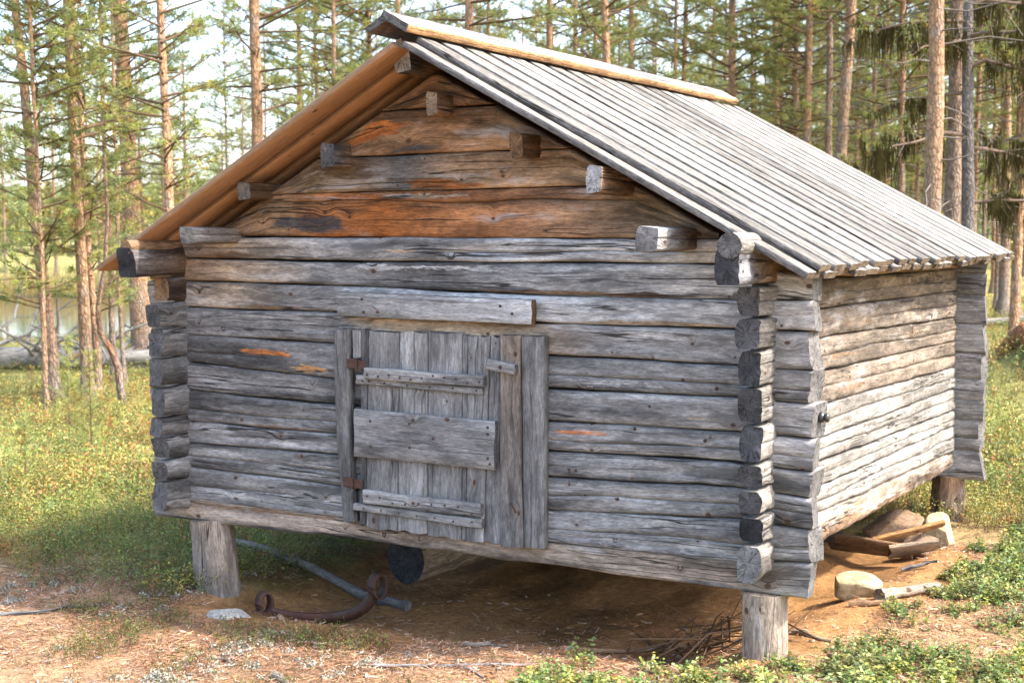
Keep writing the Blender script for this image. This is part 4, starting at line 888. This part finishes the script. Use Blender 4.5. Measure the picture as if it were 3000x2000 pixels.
# flat chips
m = 1500; sel = r.integers(0, n, m); a = r.uniform(0, 2*math.pi, m); L = r.uniform(.01, .07, m)*r.uniform(.3, 1.1, m); wd = r.uniform(.003, .010, m)
d = np.stack([np.cos(a), np.sin(a), r.normal(size=m)*.12], -1)*L[:, None]*.5; sd = np.stack([-np.sin(a), np.cos(a), r.normal(size=m)*.3], -1)*wd[:, None]*.5; up = np.array([0, 0, .004])
b = np.stack([x[sel], y[sel], height(x[sel], y[sel])+.005], -1)
V = np.stack([b-d-sd, b-d+sd, b+d*.9+sd*.6, b+d-sd, b-d-sd+up, b-d+sd+up, b+d*.9+sd*.6+up, b+d-sd+up], 1).reshape(-1, 3)
q0 = np.array([[4, 5, 6, 7], [0, 1, 5, 4], [1, 2, 6, 5], [2, 3, 7, 6], [3, 0, 4, 7]]); F = (np.arange(m)[:, None, None]*8+q0[None]).reshape(-1, 4)
pal = np.array([(.50, .30, .15), (.40, .22, .10), (.35, .30, .26), (.30, .14, .06), (.5, .42, .33)]); bag.add(V, F, np.repeat(pal[r.integers(0, 5, m)]*r.uniform(.7, 1.15, (m, 1)), 8, 0))
o = link('needle_litter', bag.mesh('needle_litter'), M_LITTER); kind(o, 'stuff'); o['label'] = 'orange brown pine needles and wood chips strewn on the ground'
# reeds on the far shore
x, y, D = wedge(60000, 50, 80, r, 0.0)
rl = lake_r(x, y); keep = (rl > .97) & (rl < 1.16) & (D > 52); x, y = x[keep], y[keep]; n = len(x)
b = np.stack([x, y, np.maximum(height(x, y), LAKE_Z)-.05], -1); tip = b+np.stack([r.normal(size=n)*.12, r.normal(size=n)*.12, r.uniform(.5, 1.1, n)], -1)
bag = Bag(); stems(bag, b, tip, .025, np.array((.50, .38, .15))*r.uniform(.7, 1.2, (n, 1)))
o = link('reeds', bag.mesh('reeds'), M_LEAF); kind(o, 'stuff'); o['label'] = 'golden reeds along the far lake shore'

# ------------------------------------------------------------------ things on the ground
def rock(name, loc, dims, seed, mat, label, cat='stone', group=None, rz=0, cuts=3):
    import bmesh
    bm = bmesh.new(); bmesh.ops.create_icosphere(bm, subdivisions=4, radius=1); rr_ = np.random.default_rng(seed)
    pl = [(unit(rr_.normal(size=3)), rr_.uniform(.5, .8)) for _ in range(13)]
    for v in bm.verts:
        p = np.array(v.co)
        for nrm, dd in pl:
            e = p@nrm-dd
            if e > 0: p = p-nrm*e*.97
        p = p*(1+.08*(fbm(np.array(p[0]*2+5), np.array(p[1]*2+p[2]*1.7+seed), seed % 90, 3)-.5))
        v.co = Vector((p[0]*dims[0], p[1]*dims[1], p[2]*dims[2]))
    me = bpy.data.meshes.new(name); bm.to_mesh(me); bm.free()
    me.polygons.foreach_set('use_smooth', [True]*len(me.polygons))
    o = link(name, me, mat); o.location = loc; o.rotation_euler = (0, 0, rz); tag(o, label, cat, group); return o
MR_G = rock_material('grey_stone', (.30, .29, .26), (.42, .41, .37)); MR_Y = rock_material('yellowish_stone', (.30, .22, .12), (.44, .36, .23)); MR_R = rock_material('reddish_stone', (.19, .12, .07), (.28, .20, .14))
def gz(x, y): return float(height(np.array(x), np.array(y)))
rock('stone', (-2.62, -.30, gz(-2.62, -.30)-.008), (.125, .085, .06), 3, MR_G, 'flat pale grey stone lying in front of the left post', rz=.5)
rock('stone', (-.03, 1.28, gz(-.03, 1.28)+.03), (.16, .12, .105), 5, MR_Y, 'pale angular boulder under the right wall by the front corner', rz=.6)
rock('stone', (-.28, 2.95, gz(-.28, 2.95)+.06), (.24, .17, .17), 7, MR_R, 'large brown speckled stone under the far end of the wall', rz=.3)
rock('stone', (.02, 2.86, gz(.02, 2.86)+.05), (.11, .10, .17), 9, MR_Y, 'upright yellowish stone beside the back post', rz=.9)
rock('stone', (-.04, 2.60, gz(-.04, 2.6)+.06), (.14, .11, .12), 11, MR_R, 'reddish stone leaning between planks and yellowish stone', rz=.2)
rock('stone', (-2.46, -.12, gz(-2.46, -.12)+.01), (.03, .025, .025), 13, MR_R, 'small brown pebble beside the rusty iron bar', 'pebble')
# broken planks by the stones
for i, (a, b, w_, c, lab) in enumerate([((-.50, 2.42, .02), (-.02, 2.30, .03), .13, BROWN*1.1, 'broad brown broken plank lying under the right wall'), ((-.22, 2.36, .06), (.10, 2.62, .14), .05, FRESH*.6, 'orange split plank propped across the broad one'),
        ((-.62, 2.30, .05), (-.42, 2.38, .08), .14, DARK*.8, 'short dark board end leaning under the wall'), ((-.70, 2.18, .0), (-.50, 2.02, -.02), .06, DARK*.7, 'dark thin plank piece on the sand under the wall'),
        ((-.10, 2.24, .03), (.12, 2.36, .07), .10, TAN*.6, 'tan splintered board end beside the reddish stone')]):
    g0 = -.06
    o = board('broken_plank', (a[0], a[1], a[2]+g0+.03), (b[0], b[1], b[2]+g0+.03), (.2, -.6, .75), w_, w_*.8, .022, None, N=8, seed=60+i, col=c, contrast=.4, ragged=.02, edge_wob=.006); tag(o, lab, 'plank', 'broken planks under the right wall')
# log lying under the cabin
lg = tube('lying_log', [(-2.36+.12*t, .83+1.25*t, gz(-2.36+.12*t, .83+1.25*t)*.3+.06) for t in np.linspace(0, 1, 10)], np.linspace(.135, .12, 10), LOGM, sides=20, seed=14, col=WARM*.8, col2=TAN*.8, rough=.05, end=CHAR*1.5)
tag(lg, 'thick round log lying under the cabin with its dark end to the front', 'log')
po = tube('grey_pole', [(-3.75, .72, gz(-3.75, .72)+.10), (-3.3, .72, gz(-3.3, .72)+.08), (-2.9, .70, gz(-2.9, .7)+.05), (-2.5, .64, gz(-2.5, .64)+.03), (-2.17, .57, gz(-2.17, .57)+.02)], [.020, .022, .024, .026, .028], LOGM, sides=12, seed=15, col=PALE*.95, col2=G*.7, rough=.06)
tag(po, 'long weathered grey pole lying behind the left post', 'pole')
# rusty iron bar with a loop at each end
def strip(path, wdir, width, thick):
    P = np.array(path); n = len(P); T = unit(np.gradient(P, axis=0)); Wd = unit(np.repeat(np.array([wdir], float), n, 0)); Wd = unit(Wd-T*(Wd*T).sum(1, keepdims=True)); N_ = np.cross(T, Wd)
    V = np.stack([P-Wd*width/2-N_*thick/2, P+Wd*width/2-N_*thick/2, P+Wd*width/2+N_*thick/2, P-Wd*width/2+N_*thick/2], 1).reshape(-1, 3)
    i = np.arange(n*4).reshape(n, 4); j = np.roll(i, -1, 1); q = np.stack([i[:-1], i[1:], j[1:], j[:-1]], -1).reshape(-1, 4)[:, ::-1]
    return V, [q, np.array([[0, 1, 2, 3]]), (np.array([[0, 1, 2, 3]])+(n-1)*4)[:, ::-1]]
g1_ = gz(-2.5, .15)+.02
BX = -.06
path = [(-2.60, .03, g1_+.04), (-2.52, .06, g1_+.02), (-2.42, .11, g1_+.008), (-2.3, .17, g1_+.01), (-2.2, .225, g1_+.035), (-2.14, .26, g1_+.09), (-2.115, .275, g1_+.15)]
pp = []
for i in range(len(path)-1):
    for t in np.linspace(0, 1, 4, endpoint=False): pp.append(np.array(path[i])*(1-t)+np.array(path[i+1])*t)
pp.append(np.array(path[-1])); pp = [sum(pp[max(0, i-2):i+3])/len(pp[max(0, i-2):i+3]) for i in range(len(pp))]
bar = empty('rusty_iron_bar', (-2.4, .1, g1_)); tag(bar, 'curved rusty iron bar with a loop at each end, under the front sill', 'iron bar')
mv = Matrix.Translation((2.4, -.1, -g1_))
pp = [q_+np.array([BX, 0, 0]) for q_ in pp]; V, F = strip(pp, (.15, -.3, .94), .062, .016); link('bar', fast_mesh('bar', V, F), M_RUST, bar, mv)
def ring(c, ax, rad, width, thick):
    ax = unit(np.array(ax, float)); u = unit(np.cross(ax, [0, 0, 1.0])); v = np.cross(ax, u)
    P = [np.array(c)+u*math.cos(t)*rad*.62+v*math.sin(t)*rad for t in np.linspace(0, 2*math.pi, 25)]; return strip(P, ax, width, thick)
V, F = ring((-2.675, .02, g1_+.085), (.93, -.36, .0), .055, .06, .010); link('loop', fast_mesh('loop', V, F), M_RUST, bar, mv)
V, F = ring((-2.165, .285, g1_+.175), (.93, -.36, .0), .06, .065, .010); link('loop', fast_mesh('loop', V, F), M_RUST, bar, mv)
# sticks, roots and brushwood
def wavy(p0, p1, n, amp, seed, lift=.01):
    q = np.random.default_rng(seed); t = np.linspace(0, 1, n); P = np.array(p0)[None]*(1-t)[:, None]+np.array(p1)[None]*t[:, None]
    off = np.cumsum(q.normal(size=(n, 2)), 0)*amp; off -= np.linspace(0, 1, n)[:, None]*off[-1]; P[:, :2] += off
    z = np.array([gz(a, b) for a, b in P[:, :2]]); return np.stack([P[:, 0], P[:, 1], z+lift+(P[:, 2])], -1)
for i, (p0, p1, r0, c, lab, cat) in enumerate([
    ((-1.42, -.78, 0), (-.84, -.50, 0), .011, G*.9, 'thin forked grey root lying in the litter near the bottom edge', 'root'), ((-3.75, -.85, 0), (-3.28, -.45, 0), .014, G*.95, 'bent grey stick lying at the far left of the litter', 'stick'),
    ((-.95, -.02, .0), (-.30, .55, .06), .014, BROWN*1.4, 'long reddish branch sticking out of the brushwood', 'branch'), ((.02, 1.05, .0), (.22, 1.13, .0), .022, BROWN*1.2, 'short brown stick among the shrubs right of the cabin', 'stick'),
    ((.14, 1.18, .0), (.33, 1.50, .02), .036, WARM*.8, 'flaking grey log piece among the shrubs right of the cabin', 'wood piece'), ((-1.78, -1.02, 0), (-1.52, -1.14, 0), .020, WARM*.9, 'smooth grey root knuckle at the bottom edge', 'root'),
    ((-.16, .58, .0), (.12, .42, .0), .016, TAN*.7, 'pale stick end poking out beside the right post', 'stick'), ((.20, .24, .0), (.24, .05, .05), .012, TAN*1.0, 'pale upright splinter right of the front post', 'splinter'),
    ((-1.30, -.32, .0), (-1.10, -.27, .0), .015, WARM*.7, 'grey wood shard on the lip of the sand', 'wood shard'), ((-1.95, -.62, .0), (-1.78, -.50, .0), .012, TAN*1.1, 'fresh tan splinter left of the smooth root', 'splinter'), ((-2.2, -.9, 0), (-2.05, -.95, 0), .012, TAN*.9, 'tan chip among the lichen cushions', 'splinter'),
    ((.02, 2.0, .0), (.20, 2.05, .03), .014, G, 'grey stick in front of the broken planks', 'stick'), ((.75, 1.75, .15), (.95, 1.0, .0), .006, G*.8, 'thin leaning dead stem among the shrubs at right', 'dead stem')]):
    P = wavy(p0, p1, 9, .012*np.hypot(p1[0]-p0[0], p1[1]-p0[1])*3, 300+i, r0*.6); sp = [dict(pts=P, radii=np.linspace(r0, r0*.45, 9)*np.random.default_rng(i).uniform(.8, 1.2, 9), sides=7, seed=i, col=c, rough=.15)]
    if cat in ('root', 'branch'): sp.append(dict(pts=wavy(P[4]*[1, 1, 0], P[4]*[1, 1, 0]+np.array([.22, -.10, 0]), 6, .012, 330+i, r0*.5), radii=np.linspace(r0*.7, r0*.25, 6), sides=6, seed=i, col=c*.9, rough=.15))
    tag(tubes(cat.replace(' ', '_'), sp, LOGM), lab, cat)
sp = []; q = np.random.default_rng(77)
for i in range(52):
    a = q.uniform(0, 2*math.pi); c = np.array([-.36+q.normal()*.16, .26+q.normal()*.14]); l = q.uniform(.12, .5); e = c+np.array([math.cos(a), math.sin(a)])*l*.5; c = c-np.array([math.cos(a), math.sin(a)])*l*.5
    z0 = gz(*c)+q.uniform(0, .10); z1 = gz(*e)+q.uniform(.0, .22); mid = (np.array([*c, z0])+np.array([*e, z1]))/2+q.normal(size=3)*.05
    sp.append(dict(pts=[np.array([*c, z0]), mid, np.array([*e, z1])], radii=[.005, .004, .002], sides=4, seed=i, col=BROWN*q.uniform(.35, .9), rough=0, cap=False))
tag(tubes('brushwood', sp, [M_TWIG, M_TWIG]), 'tangled heap of thin dead twigs under the front right corner', 'brushwood')
# fallen bleached tree at left
fx0, fx1 = np.array([-16.6, 9.3]), np.array([-12.9, 11.2])
dt = empty('fallen_tree', (-14.8, 10.2, gz(-14.8, 10.2))); tag(dt, 'bleached grey fallen tree with bare branches lying left of the cabin', 'fallen tree')
mvd = Matrix.Translation((14.8, -10.2, -gz(-14.8, 10.2)))
pts = [(*(fx0*(1-t)+fx1*t), gz(*(fx0*(1-t)+fx1*t))+.16) for t in np.linspace(0, 1, 12)]
tube('trunk', pts, np.linspace(.19, .10, 12), LOGM, dt, mvd, sides=12, seed=41, col=PALE*.8, col2=PALE, rough=.08)
q = np.random.default_rng(78)
for i in range(46):
    t = q.uniform(.02, 1.0); b = np.array(pts[0])*(1-t)+np.array(pts[-1])*t; l = q.uniform(.5, 1.9)*(1.15-.5*t); d = unit(np.array([q.normal()*.7, q.normal()*.7, q.uniform(.1, .8)])); d2 = unit(d+q.normal(size=3)*.35)
    P = [b, b+d*l*.5, b+d*l*.5+d2*l*.5]; spb = [dict(pts=P, radii=[.036, .024, .009], sides=5, seed=i, col=PALE*1.1, rough=.05, cap=False)]
    for k in range(3):
        m_ = P[1]+(P[2]-P[1])*q.uniform(0, .8); spb.append(dict(pts=[m_, m_+unit(d2+q.normal(size=3)*.7)*l*.3], radii=[.009, .003], sides=4, seed=k, col=PALE*.9, rough=0, cap=False))
    tubes('branch', spb, LOGM, dt, mvd)
# logs at right
rl_ = tube('rotten_log', [(x_, y_, gz(x_, y_)+.10) for x_, y_ in ((-1.35, 12.35), (-1.12, 11.8), (-.9, 11.2), (-.7, 10.6), (-.45, 9.9))], [.10, .13, .13, .12, .11], [M_BARK, M_END], sides=16, seed=44, col=(.30, .12, .055), col2=(.36, .17, .08), rough=.2)
tag(rl_, 'rotten reddish log crumbling on the mound at the right edge', 'log')
pl_ = tube('lying_pole', [(-4.9, 23.6, gz(-4.9, 23.6)+.05), (-3.6, 24.3, gz(-3.6, 24.3)+.08), (-1.8, 25.0, gz(-1.8, 25.0)+.1)], [.07, .08, .085], LOGM, sides=10, seed=45, col=PALE, col2=PALE, rough=.05)
tag(pl_, 'thin pale pole lying on the moss beyond the cabin at right', 'pole')
# small crooked tree and saplings at left
ct = empty('crooked_tree', (-10.4, 6.75, gz(-10.4, 6.75))); tag(ct, 'small crooked tree with a bent trunk left of the cabin', 'tree')
cz = np.array([0, .25, .5, .7, .9, 1.2, 1.7, 2.3, 3.0]); cxo = np.array([.04, .0, -.02, -.10, -.22, -.24, -.14, -.10, -.12])
tube('trunk', [(TR[0]*a, TR[1]*a, z-.05) for a, z in zip(cxo, cz)], np.linspace(.052, .018, 9), [M_BARK, M_BARK], ct, sides=10, seed=46, keys=[(0, B_GREY), (.7, (.22, .10, .05)), (1.2, B_BRN), (4, B_BRN)], rough=.08, cap=False)
def sapling(x, y, H, label, seed, tint=1.2):
    q = np.random.default_rng(seed); o = empty('pine_sapling', (x, y, gz(x, y))); tag(o, label, 'sapling', 'pine saplings'); sp = [dict(pts=[(0, 0, -.03), (0, 0, H*.5), (q.normal()*.01, 0, H)], radii=[.009, .006, .003], sides=5, seed=1, col=(.16, .10, .06), rough=0, cap=False)]
    cen, ax = [], []
    for z in np.arange(H*.12, H, .07):
        for j in range(4):
            a = q.uniform(0, 6.28); l = (H-z)*.28*q.uniform(.6, 1.2)+.04; d = unit(np.array([math.cos(a), math.sin(a), .55])); b = np.array([0, 0, z]); sp.append(dict(pts=[b, b+d*l], radii=[.003, .0015], sides=3, seed=1, col=(.16, .11, .06), rough=0, cap=False))
            for u in np.arange(.3, 1.05, .035/l): cen.append(b+d*l*u); ax.append(d)
    for u in np.arange(.4, 1.0, .03): cen.append(np.array([0, 0, H*u])); ax.append(np.array([0, 0, 1.]))
    tubes('trunk', sp, [M_TWIG, M_TWIG], o); bag = Bag(); tufts(bag, np.array(cen), np.array(ax), q, 12, .045, .0045, .10, tint); link('crown', bag.mesh('crown'), M_NEEDLE, o)
sapling(-7.55, 3.55, .95, 'yellow green pine sapling standing alone nearest the left corner', 51)
sapling(-8.9, 4.55, 1.0, 'taller pine sapling standing below the paired pines', 52)
sapling(-6.35, 1.75, .60, 'small sapling with orange needles in the open shrubs at left', 53, 1.35)
sapling(-6.0, 2.9, .75, 'sapling close to the left wall corner', 54)
sapling(1.05, 3.0, .55, 'sapling at the right picture edge among glossy shrubs', 55); sapling(.55, 6.2, .5, 'slight sapling on the slope beyond the back post', 56)
# old pine branches hung with dark beard lichen
s = NT('beard_lichen'); M_BEARD = s.done(s.attr('Col').outputs['Color'], .95, spec=.05, transl=.2)
def lichen_tree(x, y, label, specs, seed):
    q = np.random.default_rng(seed); o = empty('lichen_draped_pine', (x, y, gz(x, y))); tag(o, label, 'tree', 'lichen hung pines'); sp, cen, ax = [], [], []; bag = Bag(); lb = Bag()
    n = 16; z = np.linspace(-.2, 9.5, n); tube('trunk', np.stack([.03*np.sin(z), .02*np.cos(z*1.3), z], -1), np.linspace(.10, .03, n), [M_BARK, M_BARK], o, sides=12, seed=seed, col=(.15, .13, .12), rough=.08, cap=False)
    F_ = np.array([CF[0], CF[1]])/np.hypot(CF[0], CF[1])
    for (zz, l, side, fwd, drop) in specs:
        d = np.array([*(TR*side+F_*fwd), .12]); d = unit(d); P = [np.array([0, 0, zz])+d*l*t+np.array([0, 0, -drop*t*t])+q.normal(size=3)*.03*(t > 0) for t in np.linspace(0, 1, 7)]
        sp.append(dict(pts=P, radii=np.linspace(.03, .006, 7), sides=6, seed=1, col=(.17, .12, .09), rough=.1, cap=False))
        for k in range(int(l*13)):
            t = q.uniform(.12, 1); i = min(5, int(t*6)); b = P[i]+(P[i+1]-P[i])*(t*6-i); td = unit(d*.5+q.normal(size=3)*.7); tl = q.uniform(.15, .5); e = b+td*tl
            sp.append(dict(pts=[b, (b+e)/2+q.normal(size=3)*.02, e], radii=[.007, .005, .002], sides=3, seed=1, col=(.17, .14, .12), rough=0, cap=False))
            if t > .5 and q.random() < .75:
                for u in np.arange(.3, 1, .12): cen.append(b+td*tl*u); ax.append(td)
            if q.random() < .9:
                m = q.integers(14, 40); u = q.random(m); a = b[None]*(1-u)[:, None]+e[None]*u[:, None]+q.normal(size=(m, 3))*.015; Lh = q.uniform(.05, .38)*q.uniform(.4, 1.3, m)
                tip = a+np.stack([q.normal(size=m)*.02, q.normal(size=m)*.02, -Lh], -1); mid = (a+tip)/2+q.normal(size=(m, 3))*.012
                c = np.array((.075, .060, .022))*q.uniform(.5, 1.5, (m, 1)); stems(lb, a, mid, .008, c); stems(lb, mid, tip, .006, c)
    tubes('branches', sp, [M_TWIG, M_TWIG], o)
    tufts(bag, np.array(cen), np.array(ax), q, 12, .07, .009, .12, .9); link('crown', bag.mesh('crown'), M_NEEDLE, o); lo = link('hanging_lichen', lb.mesh('hanging_lichen'), M_BEARD, o); lo['label'] = 'dark brown beard lichen hanging in strands'
lichen_tree(-2.05, 13.35, 'old grey pine hung with dark beard lichen, beside the nearest big trunk', [(3.05, 1.75, -1, -.35, .75), (4.5, 1.5, -1, .2, .35), (4.2, 1.2, -.8, -.6, .3), (3.6, 1.0, -.9, .5, .3), (4.7, 1.3, .9, -.2, .3), (3.9, 1.4, 1, -.3, .35), (2.9, 1.1, 1, .2, .5), (4.3, 1.2, .6, -.7, .3), (5.2, 1.6, -1, 0, .3), (5.4, 1.6, 1, 0, .3), (2.2, 1.3, 1, -.1, .25)], 61)
lichen_tree(-1.0, 15.9, 'second lichen hung pine, bare twigs, at the right picture edge', [(4.6, 1.3, -1, .2, .3), (3.8, 1.3, -.8, -.4, .4), (4.9, 1.2, .6, .3, .3), (3.1, 1.3, -1, -.2, .45), (2.3, 1.1, -1, 0, .3), (5.3, 1.4, -.8, 0, .3)], 62)
